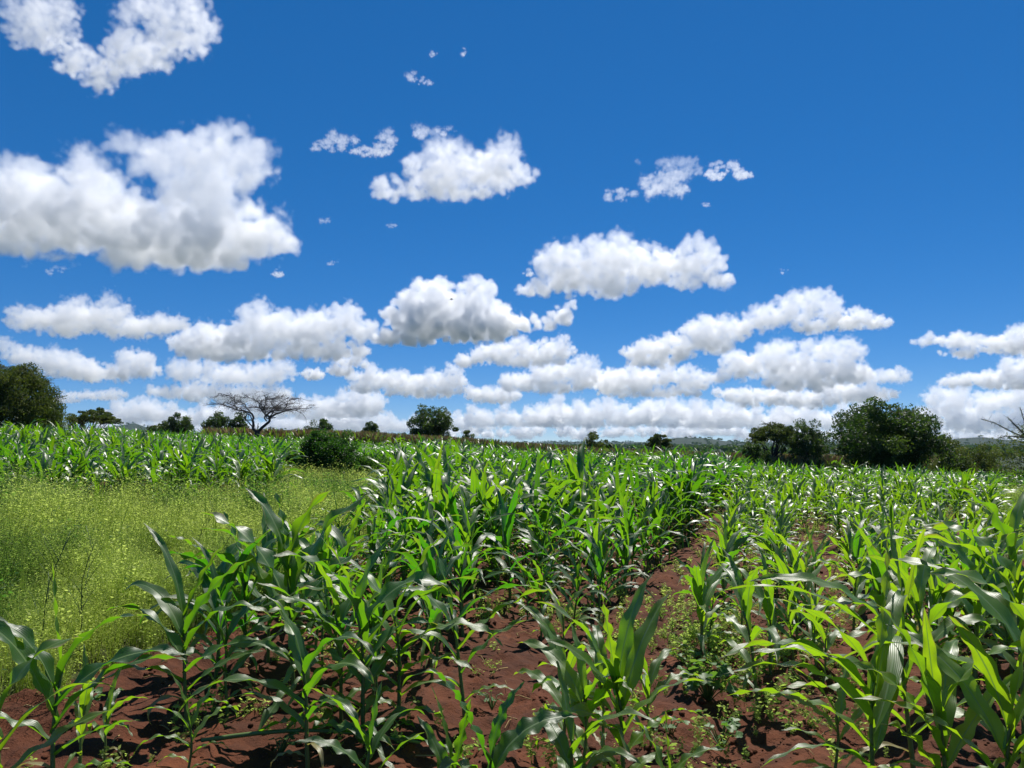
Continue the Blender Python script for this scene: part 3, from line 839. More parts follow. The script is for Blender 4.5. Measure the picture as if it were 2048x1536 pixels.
# the maize plant lying on the ground
o = empty("fallen_maize_plant", (-1.15, 4.35, tz(-1.15, 4.35)))
tag(o, "uprooted maize plant lying on its side across the soil at the bottom left of centre", 'maize plant')
A = Acc(); rg = np.random.default_rng(4)
pts = [np.array([-.55 + 1.2 * t, .05 * math.sin(4 * t), .06 + .04 * math.sin(3 * t)]) for t in np.linspace(0, 1, 9)]
tube(A, pts, np.linspace(.014, .008, 9), 8, .55); link("stalk", A.mesh("stalk"), MAT_STALK, o)
for k in range(10):
    t = .3 + .07 * k; b = pts[min(8, int(t * 8))]
    v, q, d = maize_leaf(rg, b, rg.uniform(-1.4, 1.4), rg.uniform(.35, .6), .065, R(rg.uniform(10, 45)), R(rg.uniform(40, 80)), 16, 4, .45, wind=(.3, 0), wav=1.6)
    v[:, 2] = np.maximum(v[:, 2], .015 + .01 * rg.random(len(v)))
    a = Acc(); a.add(v, q, None, d); link("leaf", a.mesh("leaf"), MAT_MAIZE, o)

# ------------------------------------------------------------------ trees
def leaf_cards(A, centers, radii, per, size, rg, flat=1.0, tone=(0.1, 0.6), droop=0.0):
    """small leaf sprays: many separate little blades gathered around clump centres"""
    for c, r in zip(centers, radii):
        m = int(per * rg.uniform(.7, 1.3))
        p = rg.normal(size=(m, 3)); p /= np.linalg.norm(p, axis=1)[:, None]
        p *= (rg.uniform(.25, 1.0, (m, 1)) ** .5) * r; p[:, 2] *= flat
        p += c
        a1 = rg.normal(size=(m, 3)); a1[:, 2] -= droop; a1 /= np.linalg.norm(a1, axis=1)[:, None]
        a2 = np.cross(a1, rg.normal(size=(m, 3))); a2 /= np.linalg.norm(a2, axis=1)[:, None]
        sz = size * rg.uniform(.5, 1.4, (m, 1))
        v = np.stack([p - a1 * sz, p + a2 * sz * .5, p + a1 * sz, p - a2 * sz * .5], 1).reshape(-1, 3)
        d = np.zeros((m * 4, 3)); d[:, :2] = .5
        d[:, 2] = np.repeat(np.clip(rg.uniform(*tone) + rg.normal(0, .12, m), 0, 1), 4)
        A.add(v, np.arange(m * 4).reshape(-1, 4), None, d)

def tree(name, label, px, top, d, wpx, hfrac=1.0, shape='round', base_py=None, mat=None, cat='tree', n_cl=60, per=90, leaf=None, seed=1, flat=.8, tone=(0.05, .6), group="trees and bushes along the skyline", sink=0.0, ragged=.18, skew=0.0, trunk_r=None, drape=0.0, crf=None):
    rg = np.random.default_rng(seed)
    x = (px - 1024) / 1539 * d
    zg = tz(x, d); ztop = at(px, top, d).z
    H = ztop - zg; W = wpx / 1539 * d * 1.06
    o = empty(name, (x, d, zg)); tag(o, label, cat, group)
    # clump centres fill the crown shape
    cs, rs = [], []
    cr = max(W, min(H, W)) * (crf or (.11 if n_cl > 120 else .155))
    for k in range(n_cl):
        u = rg.normal(size=3); u /= np.linalg.norm(u); u *= rg.uniform(.15, 1.1) ** .45
        if shape == 'round':
            lo = .12 * H
            c = np.array([u[0] * (W / 2 - cr * .6), u[1] * (W / 2 - cr * .6), (H + lo) / 2 + u[2] * ((H - lo) / 2 - cr * .6)])
            if u[2] < 0: c[:2] *= 1 - .25 * abs(u[2])
        elif shape == 'flat':
            c = np.array([u[0] * W / 2 * .95, u[1] * W / 2 * .95, H * (.80 - .16 * (u[0] ** 2 + u[1] ** 2)) + u[2] * H * .13])
        elif shape == 'dome':
            rho = rg.random() ** .5; an = rg.uniform(0, 2 * np.pi)
            c = np.array([math.cos(an) * rho * (W / 2 - cr * .5), math.sin(an) * rho * (W / 2 - cr * .5), 0.0])
            c[2] = (H - cr * .5) * math.sqrt(max(.03, 1 - rho ** 2.6)) * rg.uniform(.03, 1) ** .42
        c[0] += skew * (c[2] / H - .5) * W
        c += rg.normal(0, ragged * cr * 2, 3) * np.array([1, 1, .6])
        c[2] = min(c[2], H - cr * .3)
        cs.append(c); rs.append(cr * rg.uniform(.6, 1.25))
    A = Acc()
    sz = leaf or max(.05, d * .0011)
    per = int(per * (1.0 if n_cl > 120 else 1.8))
    for c, r in zip(cs, rs):
        leaf_cards(A, [c], [r], per, sz, rg, flat, (tone[0], tone[1]) if rg.random() < .7 else (tone[0], tone[0] + .1), drape)
    link("crown", A.mesh("crown", smooth=False), mat or MAT_TREE, o)
    T = Acc(); tr = trunk_r or H * .035
    fork = H * (.32 if shape == 'flat' else .22)
    bend = rg.normal(0, .05 * W, 2)
    tube(T, [(0, 0, -.3), (bend[0] * .5, bend[1] * .5, fork * .5), (bend[0], bend[1], fork)], [tr * 1.3, tr, tr * .8], 8)
    for k in rg.choice(len(cs), min(len(cs), 16), replace=False):
        c = cs[k]; b = np.array([bend[0], bend[1], fork])
        m1 = b * .6 + c * .4 + np.array([0, 0, -.06 * H]) + rg.normal(0, .03 * W, 3)
        m2 = b * .25 + c * .75 + rg.normal(0, .03 * W, 3)
        tube(T, [b, m1, m2, c], [tr * .55, tr * .35, tr * .2, tr * .06], 5)
    link("trunk", T.mesh("trunk"), MAT_BARK, o)
    return o, x, zg, H, W

def twig_fringe(o, W, H, n, rg, L, rad, mat=MAT_BARK, zlo=.4):
    """thin twigs with leaflets poking out of a thorny crown"""
    T, B = Acc(), Acc()
    for k in range(n):
        an = rg.uniform(0, 6.28); e = rg.uniform(0, 1.4)
        b = np.array([math.cos(an) * math.cos(e) * W * .42, math.sin(an) * math.cos(e) * W * .42, H * zlo + math.sin(e) * H * (1 - zlo) * .88])
        dr = np.array([math.cos(an), math.sin(an), rg.uniform(-.3, .7)]); dr /= np.linalg.norm(dr)
        l = L * rg.uniform(.5, 1.3)
        e1 = b + dr * l * .6; e2 = b + dr * l + np.array([0, 0, -.25 * l * rg.random()])
        tube(T, [b, e1, e2], [rad, rad * .7, rad * .3], 3)
        leaf_cards(B, [b + (e2 - b) * t for t in (.2, .45, .7, .95)], [l * .1] * 4, 7, rad * 2.2, rg, .8, (.2, .8))
    link("twigs", T.mesh("twigs"), mat, o)["kind"] = "stuff"
    link("spray", B.mesh("spray", smooth=False), MAT_ACACIA, o)

o, x_, z_, H_, W_ = tree("acacia_tree", "large dense acacia with drooping feathery crown at the left frame edge", 18, 720, 44, 188, shape='dome', mat=MAT_ACACIA, n_cl=230, per=330, leaf=.06, seed=2, tone=(.1, .65), drape=1.2, ragged=.2)
twig_fringe(o, W_, H_, 260, np.random.default_rng(3), .55, .014)
tree("acacia_tree", "flat topped green acacia between the large acacia and the round shrubs", 187, 812, 90, 98, shape='flat', mat=MAT_ACACIA, n_cl=90, per=70, seed=4, tone=(.1, .6), flat=.4, crf=.085)
tree("shrub", "small dark shrub peeping over the maize at the foot of the flat topped acacia", 150, 830, 95, 45, shape='dome', n_cl=22, per=70, seed=5, cat='bush')
tree("acacia_tree", "tiny distant flat acacia left of the round shrub", 320, 838, 150, 45, shape='flat', mat=MAT_ACACIA, n_cl=26, per=60, seed=6)
tree("round_tree", "round dark shrub standing alone left of the bare tree", 361, 820, 112, 55, shape='round', n_cl=46, per=90, seed=7, cat='tree')
tree("round_tree", "lower olive green shrub of the pair behind the bare tree", 436, 824, 118, 60, shape='dome', n_cl=48, per=90, seed=8, tone=(.15, .7))
tree("round_tree", "darker shrub of the pair behind the bare tree, its right half", 476, 818, 116, 46, shape='dome', n_cl=42, per=90, seed=9)
tree("shrub", "low distant scrub just right of the bare tree trunk", 545, 851, 140, 50, shape='dome', n_cl=22, per=50, seed=10, cat='bush')
tree("shrub", "tiny distant bush between the bare tree and the next round tree", 598, 855, 150, 22, shape='dome', n_cl=12, per=50, seed=11, cat='bush')
tree("round_tree", "small round tree rising behind the creeper covered bush", 642, 832, 108, 48, shape='round', n_cl=44, per=90, seed=12)
tree("round_tree", "small low dark bush between the creeper covered bush and the big round tree", 742, 844, 118, 42, shape='dome', n_cl=32, per=80, seed=13)
tree("round_tree", "big round dark leafy tree left of the centre of the skyline", 858, 811, 104, 84, shape='round', n_cl=110, per=110, seed=14, ragged=.45, crf=.115)
tree("shrub", "small round bush just right of the big round dark tree", 937, 856, 110, 28, shape='dome', n_cl=24, per=70, seed=15, cat='bush')
tree("thorn_bush", "grey green thorn bush with a bird perched shape, right of centre on the skyline", 1185, 862, 92, 50, shape='dome', mat=MAT_ACACIA, n_cl=44, per=80, seed=16, cat='bush', tone=(.1, .5)) [0]['label'] = "grey green thorn bush right of centre on the skyline"
tree("shrub", "low dark bush touching the right side of the grey green thorn bush", 1214, 868, 95, 24, shape='dome', n_cl=18, per=60, seed=17, cat='bush')
tree("acacia_tree", "small umbrella acacia just left of the distant hill", 1314, 862, 96, 50, shape='flat', mat=MAT_ACACIA, n_cl=60, per=60, seed=18, tone=(.1, .5), flat=.5, crf=.10)
tree("shrub", "round dark bush in front of the twin acacias on the right", 1510, 877, 66, 56, shape='round', n_cl=50, per=100, seed=19, cat='bush')
o, x_, z_, H_, W_ = tree("acacia_tree", "left tree of the twin acacias, with a flat spreading top", 1544, 838, 80, 96, shape='flat', mat=MAT_ACACIA, n_cl=110, per=90, seed=20, tone=(.1, .6), flat=.6, crf=.085)
twig_fringe(o, W_, H_, 60, np.random.default_rng(23), .7, .02)
tree("acacia_tree", "right tree of the twin acacias, round and darker", 1612, 834, 78, 88, shape='round', n_cl=110, per=100, seed=21, tone=(.05, .6), crf=.11, ragged=.3)
o, x_, z_, H_, W_ = tree("thorn_tree", "largest tree on the right, broad leafy thorn tree with ragged top", 1768, 802, 50, 205, shape='round', n_cl=170, per=260, leaf=.085, seed=22, tone=(.0, .7), ragged=.42)
twig_fringe(o, W_, H_, 110, np.random.default_rng(24), .55, .013, zlo=.45)
tree("thorn_bush", "yellow green thorn bush just right of the largest tree", 1898, 872, 62, 78, shape='dome', mat=MAT_ACACIA, n_cl=70, per=110, seed=25, tone=(.2, .8), cat='bush')
tree("thorn_bush", "low thorn bush below the far right hill", 1972, 882, 64, 70, shape='dome', mat=MAT_ACACIA, n_cl=56, per=100, seed=26, tone=(.2, .7), cat='bush')
tree("shrub", "dark low scrub filling the gap behind the thorn bushes at the right", 1935, 902, 80, 100, shape='dome', n_cl=50, per=80, seed=27, cat='bush')
# dark bush under creepers in the weeds
o, x_, z_, H_, W_ = tree("creeper_bush", "dark green bush smothered in creepers standing among the weeds left of centre", 657, 860, 27.5, 112, shape='dome', mat=MAT_BUSH, n_cl=130, per=230, leaf=.035, seed=28, tone=(.0, .6), cat='bush', group="bushes in the weeds", ragged=.34, skew=-.12)
tree("creeper_bush", "lighter low growth at the left foot of the creeper covered bush", 590, 900, 27.8, 60, shape='dome', mat=MAT_BUSH, n_cl=40, per=120, leaf=.035, seed=29, tone=(.4, .95), cat='bush', group="bushes in the weeds")
tree("creeper_bush", "lighter low growth at the right foot of the creeper covered bush", 745, 908, 28.3, 90, shape='dome', mat=MAT_BUSH, n_cl=46, per=110, leaf=.035, seed=30, tone=(.3, .9), cat='bush', group="bushes in the weeds")
# thorn tree at the right edge: only its outer limbs reach into view
o, x_, z_, H_, W_ = tree("thorn_tree", "thorn tree cut by the right frame edge with one long bare limb reaching left", 2105, 835, 30, 190, shape='dome', mat=MAT_ACACIA, n_cl=70, per=120, leaf=.04, seed=31, tone=(.15, .7), ragged=.4)
T, B = Acc(), Acc(); rg = np.random.default_rng(33)
def loc(px, py, dy=0.0):
    p = at(px, py, 30 + dy); return np.array([p.x - x_, p.y - 30, p.z - z_])
limbs = [[(2105, 905), (2060, 880), (2020, 862), (1990, 846), (1962, 838)], [(2060, 880), (2030, 850), (2015, 835)], [(2080, 890), (2050, 846), (2040, 815)], [(2070, 885), (2046, 874), (2012, 872), (1998, 876)]]
for L_ in limbs:
    P = [loc(a, b, rg.uniform(-.2, .2)) for a, b in L_]
    tube(T, P, np.linspace(.035, .010, len(P)), 6)
    for i in range(len(P) - 1):
        for t in np.linspace(0, 1, 7):
            b = P[i] * (1 - t) + P[i + 1] * t
            e = b + rg.normal(0, .10, 3); tube(T, [b, e], [.007, .003], 3)
            leaf_cards(B, [b], [.07], 8, .022, rg, .7, (.2, .7))
link("limb", T.mesh("limb"), MAT_BARK, o); link("spray", B.mesh("spray", smooth=False), MAT_ACACIA, o)

# the bare flat topped tree
BD = 72.0
bx = (514 - 1024) / 1539 * BD; bz = tz(bx, BD)
bare_o = empty("bare_tree", (bx, BD, bz))
tag(bare_o, "leafless umbrella shaped tree with twisted dark limbs in the field left of centre", 'tree', "trees and bushes along the skyline")
def bl(cx, cy_, dy=0.0):
    p = at(400 + cx / 8.533, 760 + cy_ / 8.533, BD + dy); return np.array([p.x - bx, p.y - BD, p.z - bz])
rb = np.random.default_rng(55)
TR, LI, TW = Acc(), Acc(), Acc()
foot = bl(975, 985); ground0 = np.array([foot[0], 0, -.3])
tube(TR, [ground0, foot, bl(978, 900), bl(985, 870)], [.30, .25, .25, .22], 10)
LIMBS = [
 ([(975, 890), (905, 830), (912, 760), (895, 690), (912, 630), (880, 570), (800, 540), (640, 510), (460, 450), (330, 405), (150, 425)], .17, .03, 1.0),
 ([(905, 830), (850, 750), (780, 690), (735, 640), (700, 560)], .08, .03, -1.2),
 ([(895, 690), (820, 685), (770, 640), (800, 590), (840, 600), (820, 660)], .07, .03, .6),
 ([(985, 890), (1060, 810), (1150, 735), (1190, 690), (1180, 630), (1120, 600), (1072, 540), (1090, 470), (1130, 420), (1122, 330), (1100, 260)], .18, .03, .2),
 ([(1190, 640), (1290, 580), (1400, 545), (1500, 518), (1700, 490), (1900, 470)], .12, .025, -.8),
 ([(1120, 600), (1190, 560), (1250, 530), (1320, 528), (1290, 480), (1220, 420), (1230, 340)], .08, .025, 1.4),
 ([(1072, 540), (1020, 460), (1010, 410), (1050, 355), (1150, 330), (1300, 300), (1400, 280)], .07, .02, -1.6),
 ([(1130, 600), (1140, 655), (1200, 655), (1290, 638)], .07, .05, .3),
 ([(1120, 600), (1100, 650), (1140, 700)], .08, .07, -.2),
 ([(880, 570), (780, 470), (760, 400), (700, 380), (590, 370), (600, 250)], .06, .02, 1.8),
 ([(640, 510), (600, 440), (600, 340), (500, 270), (320, 225)], .05, .02, -1.0),
 ([(1072, 500), (980, 470), (870, 470), (760, 490)], .05, .02, 2.2),
 ([(1090, 500), (1250, 470), (1400, 480), (1530, 500)], .05, .02, 2.4),
 ([(1400, 545), (1480, 440), (1490, 370), (1560, 330), (1680, 320)], .05, .02, -2.0),
 ([(1500, 518), (1640, 520), (1740, 570), (1800, 650), (1830, 730)], .04, .012, -1.0),
 ([(975, 890), (985, 800), (995, 740)], .05, .03, -.4), ([(975, 890), (1000, 790)], .06, .04, -.7),
 ([(1180, 630), (1240, 560), (1300, 470), (1440, 410), (1600, 400)], .07, .02, 3.4),
 ([(912, 700), (860, 600), (740, 520), (560, 430), (420, 380)], .07, .02, 3.2),
 ([(1120, 560), (1080, 480), (1000, 380), (900, 320), (760, 300)], .06, .02, -3.2),
 ([(1150, 600), (1240, 500), (1380, 380), (1500, 300)], .06, .02, -3.3),
]
tips = []
for pts, r0, r1, dy in LIMBS:
    n = len(pts); P = []
    for i, (a, b) in enumerate(pts):
        P.append(bl(a, b, dy * (i / max(1, n - 1)) ** 1.2))
    # resample with slight kinks
    Q = []
    for i in range(n - 1):
        for t in (0, .5):
            q = P[i] * (1 - t) + P[i + 1] * t
            if t: q = q + rb.normal(0, .03, 3)
            Q.append(q)
    Q.append(P[-1])
    tube(LI, Q, np.linspace(r0, r1, len(Q)) * .85, 7)
    for i in range(len(Q)):
        if Q[i][2] > H_ * 0 + 2.0: tips.append((Q[i], i / len(Q)))
cen = bl(1010, 600)
for b, t in tips:
    if b[2] < bl(0, 560)[2]: continue
    for k in range(5):
        out = b - cen; out[2] = 0; out /= np.linalg.norm(out) + 1e-6
        dr = out * rb.uniform(.0, 1.0) + np.array([rb.normal(0, .7), rb.normal(0, .7), rb.uniform(.0, .9)]); dr /= np.linalg.norm(dr)
        p = b.copy(); P = [p.copy()]; st_ = rb.uniform(.14, .26)
        for j in range(int(rb.integers(3, 6))):
            dr = dr + rb.normal(0, .30, 3) + out * .12; dr[2] = dr[2] * .72; dr /= np.linalg.norm(dr)
            p = p + dr * st_
            rmax = np.hypot(p[0] - cen[0], p[1])
            zmax = bl(1010, 190)[2] - .055 * rmax ** 1.7
            p[2] = min(p[2], zmax + rb.uniform(-.1, .05)); P.append(p.copy())
        tube(TW, P, np.linspace(.015, .006, len(P)), 3, closed=False)
        for q in P[1:]:
            if rb.random() > .45: continue
            e = q + dr * st_ + rb.normal(0, .2, 3); tube(TW, [q, (q + e) / 2 + rb.normal(0, .04, 3), e], [.012, .009, .005], 3, closed=False)
link("trunk", TR.mesh("trunk"), MAT_BARK, bare_o); link("limb", LI.mesh("limb"), MAT_BARK, bare_o); link("twig", TW.mesh("twig"), MAT_BARK, bare_o)

# a small bird high over the field
def bird(px, py, d, label):
    p = at(px, py, d); o = empty("bird", p); tag(o, label, 'bird')
    A = Acc(); tube(A, [(-.16, 0, 0), (-.10, 0, .0), (0, 0, .01), (.10, 0, .02), (.17, 0, .03)], [.008, .035, .05, .035, .012], 8)
    A.add([(-.16, .03, 0), (-.26, .05, 0), (-.26, -.05, 0), (-.16, -.03, 0)], [[0, 1, 2, 3]], None, [[.5, .5, .2]] * 4)
    link("body", A.mesh("body"), MAT_BARK, o)
    for s in (-1, 1):
        W = Acc(); W.add([(.06, .03 * s, .02), (-.06, .03 * s, .02), (-.07, .22 * s, .07), (.05, .20 * s, .08), (-.08, .42 * s, .03), (-.02, .40 * s, .04)], [[0, 1, 2, 3], [3, 2, 4, 5]], None, [[.5, .5, .2]] * 6)
        link("wing", W.mesh("wing"), MAT_BARK, o)
bird(903, 599, 70, "small dark bird flying in front of the shaded cauliflower cloud")

# distant scrub trees over the hills and the plain
rh = np.random.default_rng(88)
n = 5200
az = rh.uniform(-.66, .66, n); r = rh.uniform(500, 4900, n) ** 1.0
hx, hy = np.sin(az) * r, np.cos(az) * r
hz = terrain(hx, hy)
def blob(seed):
    rg = np.random.default_rng(seed); A = Acc()
    leaf_cards(A, [rg.normal(0, .3, 3) * [1, 1, .4] + [0, 0, .6] for _ in range(7)], [.45] * 7, 9, .3, rg, .7, (.05, .6))
    return A.arrays()
bs = scatter([blob(k) for k in range(6)], np.column_stack([hx, hy, hz]), rh.uniform(3, 7.5, n), np.zeros(n), rh)
sc = link("far_woodland", bs.mesh("far_woodland", smooth=False), MAT_TREE)
tag(sc, "far scattered trees covering the distant plain and hills", 'woodland', kind='stuff')

# ------------------------------------------------------------------ the air between here and the hills
hv = [(-6000, -30, -14), (6000, -30, -14), (6000, 5600, -14), (-6000, 5600, -14), (-6000, -30, 140), (6000, -30, 140), (6000, 5600, 140), (-6000, 5600, 140)]
hm = bpy.data.meshes.new("haze")
hm.from_pydata(hv, [], [(0, 3, 2, 1), (4, 5, 6, 7), (0, 1, 5, 4), (1, 2, 6, 5), (2, 3, 7, 6), (3, 0, 4, 7)])
m, n_, l_ = new_mat("haze_air")
pv = n_.new("ShaderNodeVolumePrincipled")
pv.inputs['Color'].default_value = (0.45, 0.68, 1.0, 1); pv.inputs['Density'].default_value = 0.000035
pv.inputs['Anisotropy'].default_value = 0.2
oo = n_.new("ShaderNodeOutputMaterial"); l_.new(pv.outputs[0], oo.inputs['Volume'])
haze = link("haze", hm, m)
tag(haze, "thin blue haze in the air over the plain", 'haze', kind='stuff')

# ------------------------------------------------------------------ clouds: real voxel volumes a few kilometres away
def cloud_material():
    m = bpy.data.materials.new("cloud_vapour")
    m.use_nodes = True
    n, l = m.node_tree.nodes, m.node_tree.links
    n.clear()
    at_ = n.new("ShaderNodeAttribute"); at_.attribute_name = "density"
    sc = n.new("ShaderNodeVolumeScatter")
    sc.inputs['Color'].default_value = (1, 1, 1, 1)
    sc.inputs['Anisotropy'].default_value = 0.5
    out = n.new("ShaderNodeOutputMaterial")
    l.new(at_.outputs['Fac'], sc.inputs['Density'])
    l.new(sc.outputs[0], out.inputs['Volume'])
    return m
CLOUD_MAT = cloud_material()

def cloud_tree(src, radii, dens, nscale, namp, warp, edge, lo, hi, vox, zbase, soft, billow=0.9):
    t = bpy.data.node_groups.new("cloud_shape", 'GeometryNodeTree')
    t.interface.new_socket("Geometry", in_out='INPUT', socket_type='NodeSocketGeometry')
    t.interface.new_socket("Geometry", in_out='OUTPUT', socket_type='NodeSocketGeometry')
    N, L = t.nodes, t.links
    go = N.new("NodeGroupOutput")
    gi = N.new("GeometryNodeObjectInfo"); gi.inputs['Object'].default_value = src
    puffs = gi.outputs['Geometry']
    def math_(op, a, b=None, c=None, clamp=False):
        n = N.new("ShaderNodeMath"); n.operation = op; n.use_clamp = clamp
        for k, v in enumerate((a, b, c)):
            if v is None: continue
            if isinstance(v, (int, float)): n.inputs[k].default_value = v
            else: L.new(v, n.inputs[k])
        return n.outputs[0]
    def vec(op, a, b=None, s=None):
        n = N.new("ShaderNodeVectorMath"); n.operation = op
        for k, v in enumerate((a, b)):
            if v is None: continue
            if isinstance(v, tuple): n.inputs[k].default_value = v
            else: L.new(v, n.inputs[k])
        if s is not None: n.inputs['Scale'].default_value = s
        return n.outputs[0]
    pos = N.new("GeometryNodeInputPosition").outputs[0]
    def noise(scale, detail, rough, v=pos):
        n = N.new("ShaderNodeTexNoise"); n.inputs['Scale'].default_value = scale
        n.inputs['Detail'].default_value = detail; n.inputs['Roughness'].default_value = rough
        L.new(v, n.inputs['Vector'])
        return n
    wn_ = noise(nscale * 0.8, 2.0, 0.5)
    wv = vec('SUBTRACT', wn_.outputs['Color'], (0.5, 0.5, 0.5))
    wp = vec('ADD', pos, vec('SCALE', wv, s=warp))
    f = None
    for k, r in enumerate(radii):
        na = N.new("GeometryNodeInputNamedAttribute"); na.data_type = 'INT'
        na.inputs['Name'].default_value = "puff"
        cmp_ = N.new("FunctionNodeCompare"); cmp_.data_type = 'INT'; cmp_.operation = 'EQUAL'
        L.new(na.outputs[0], cmp_.inputs[2]); cmp_.inputs[3].default_value = k
        sep = N.new("GeometryNodeSeparateGeometry"); sep.domain = 'POINT'
        L.new(puffs, sep.inputs[0]); L.new(cmp_.outputs[0], sep.inputs[1])
        pr = N.new("GeometryNodeProximity"); pr.target_element = 'POINTS'
        L.new(sep.outputs[0], pr.inputs[0]); L.new(wp, pr.inputs['Sample Position'])
        dk = math_('DIVIDE', pr.outputs['Distance'], r)
        # signed depth in metres so that big and small puffs join
        f = dk if f is None else math_('SMOOTH_MIN', f, dk, 0.12)
    body = math_('SUBTRACT', 1.08, f)
    nz = noise(nscale * 1.7, 3.0, 0.55)
    nf = noise(nscale * 4.0, 7.0, 0.56)
    nn = math_('MULTIPLY', math_('SUBTRACT', nz.outputs['Fac'], 0.5), namp * 0.75)
    nn = math_('ADD', nn, math_('MULTIPLY', math_('SUBTRACT', nf.outputs['Fac'], 0.5), namp * 0.78))
    val = math_('ADD', body, nn)
    vo = N.new("ShaderNodeTexVoronoi"); vo.feature = 'F1'; vo.inputs['Scale'].default_value = nscale * 2.6
    vo.inputs['Detail'].default_value = 0.0; vo.inputs['Roughness'].default_value = 0.6
    L.new(wp, vo.inputs['Vector'])
    val = math_('ADD', val, math_('MULTIPLY', math_('SUBTRACT', 0.42, vo.outputs['Distance']), billow))
    sx = N.new("ShaderNodeSeparateXYZ"); L.new(pos, sx.inputs[0])
    low = math_('DIVIDE', math_('SUBTRACT', zbase, sx.outputs[2]), soft)
    low = math_('MAXIMUM', low, 0.0)
    val = math_('SUBTRACT', val, low)
    mr = N.new("ShaderNodeMapRange"); mr.interpolation_type = 'SMOOTHSTEP'
    mr.inputs['From Min'].default_value = 0.0; mr.inputs['From Max'].default_value = edge
    mr.inputs['To Min'].default_value = 0.0; mr.inputs['To Max'].default_value = dens
    L.new(val, mr.inputs['Value'])
    vc = N.new("GeometryNodeVolumeCube")
    hz_ = N.new("ShaderNodeMapRange"); L.new(sx.outputs[2], hz_.inputs['Value'])   # wetter, denser towards the base
    hz_.inputs['From Min'].default_value = lo[2] + 0.1 * (hi[2] - lo[2]); hz_.inputs['From Max'].default_value = lo[2] + 0.75 * (hi[2] - lo[2])
    hz_.inputs['To Min'].default_value = 1.7; hz_.inputs['To Max'].default_value = 0.65
    dn = math_('MULTIPLY', mr.outputs[0], hz_.outputs[0])
    L.new(dn, vc.inputs['Density'])
    vc.inputs['Min'].default_value = lo; vc.inputs['Max'].default_value = hi
    for ax, k in zip('XYZ', range(3)):
        vc.inputs['Resolution ' + ax].default_value = max(8, int((hi[k] - lo[k]) / vox))
    sm = N.new("GeometryNodeSetMaterial"); sm.inputs['Material'].default_value = CLOUD_MAT
    L.new(vc.outputs[0], sm.inputs[0]); L.new(sm.outputs[0], go.inputs[0])
    return t

def cloud(label, d, lobes, base=None, seed=1, dens=1.0, edge=0.5, namp=2.0, vox=1.1, depth=0.8, small=1.0, kind=None, group=None, npuff=1.0, billow=0.8, wisp=0):
    """lobes: (cx, cy, rx, ry) measured in the photograph; d: distance in metres; base: photograph row of the flat base"""
    rng = np.random.default_rng(seed)
    m = d / 1539.0                                  # metres per photograph pixel there
    cxm = sum(l[0] for l in lobes) / len(lobes); cym = sum(l[1] for l in lobes) / len(lobes)
    org = at(cxm, cym, d)
    pts, lv = [], []
    big = max(min(l[2], l[3]) for l in lobes) * m
    radii = (big * 0.62, big * 0.36, big * 0.19)
    if wisp:
        out = []
        for (cx, cy_, rx, ry) in lobes:
            for k in range(wisp):
                a = rng.uniform(0, 2 * math.pi); q = rng.uniform(0, 1) ** .7
                s_ = rng.uniform(.2, .55) * min(rx, ry)
                out.append((cx + math.cos(a) * rx * q, cy_ + math.sin(a) * ry * q, s_ * rng.uniform(1, 2.6), s_))
        lobes = out
    elif small == 1.0:
        extra = []
        for (cx, cy_, rx, ry) in lobes:
            for k in range(int(rng.integers(3, 6))):
                a = rng.uniform(-.15, 1.15) * math.pi; q = rng.uniform(.28, .5)
                r_ = min(rx, ry * 1.5) * q
                extra.append((cx + math.cos(a) * (rx - r_ * .6), cy_ - math.sin(a) * (ry - r_ * .45), r_ * rng.uniform(1, 1.5), r_))
        lobes = list(lobes) + extra
    for (cx, cy_, rx, ry) in lobes:
        c = np.array(at(cx, cy_, d) - org)
        ax = np.array((rx * m, min(rx, ry * 1.6) * m * depth, ry * m))
        for k, r in enumerate(radii):
            core = ax - r
            if min(core[0], core[2]) < -0.25 * r: continue
            core = np.maximum(core, 0.02 * r)
            vol = (core[0] + r) * (core[1] + r) * (core[2] + r)
            area = vol ** (2 / 3)
            cnt = int(npuff * min(400, max(2, (1.3 * area / (r * r) * (1.0, 1.3, 1.5)[k]))))
            u = rng.normal(size=(cnt, 3)); u /= np.linalg.norm(u, axis=1)[:, None]
            rad = rng.uniform(0.0, 1.0, (cnt, 1)) ** (0.5, 0.2, 0.08)[k]
            rad = rad * rng.uniform(0.9, 1.06 + 0.06 * k, (cnt, 1))
            p = c + u * core * rad
            pts.append(p); lv += [k] * cnt
    pts = np.concatenate(pts)
    used = sorted(set(lv)); remap = {k: i for i, k in enumerate(used)}
    lv = [remap[k] for k in lv]; rr = [radii[k] for k in used]
    me = bpy.data.meshes.new("cloud")
    me.from_pydata(pts.tolist(), [], [])
    a = me.attributes.new("puff", 'INT', 'POINT'); a.data.foreach_set("value", lv)
    src = bpy.data.objects.new("cloud_puffs", me)
    vol = bpy.data.volumes.new("cloud")
    o = bpy.data.objects.new("cloud", vol); o.location = org
    root_col.objects.link(o)
    rad_all = np.array([rr[i] for i in lv])[:, None] * (1.22 + 0.16 * namp)
    lo, hi = (pts - rad_all).min(0), (pts + rad_all).max(0)
    soft = big * 0.9
    zb = -1e6
    if base is not None:
        zb = (at(cxm, base, d) - org).z
        lo[2] = max(lo[2], zb - soft * 1.2)
    nscale = small / (big * 0.9)
    t = cloud_tree(src, rr, dens * 2.6 / big, nscale, namp, big * 0.5, edge, tuple(lo), tuple(hi), vox * 2 * m, zb, soft, billow)
    md = o.modifiers.new("shape", 'NODES'); md.node_group = t
    vol.materials.append(CLOUD_MAT)
    tag(o, label, 'cloud', group or 'white cumulus clouds', kind)
    return o

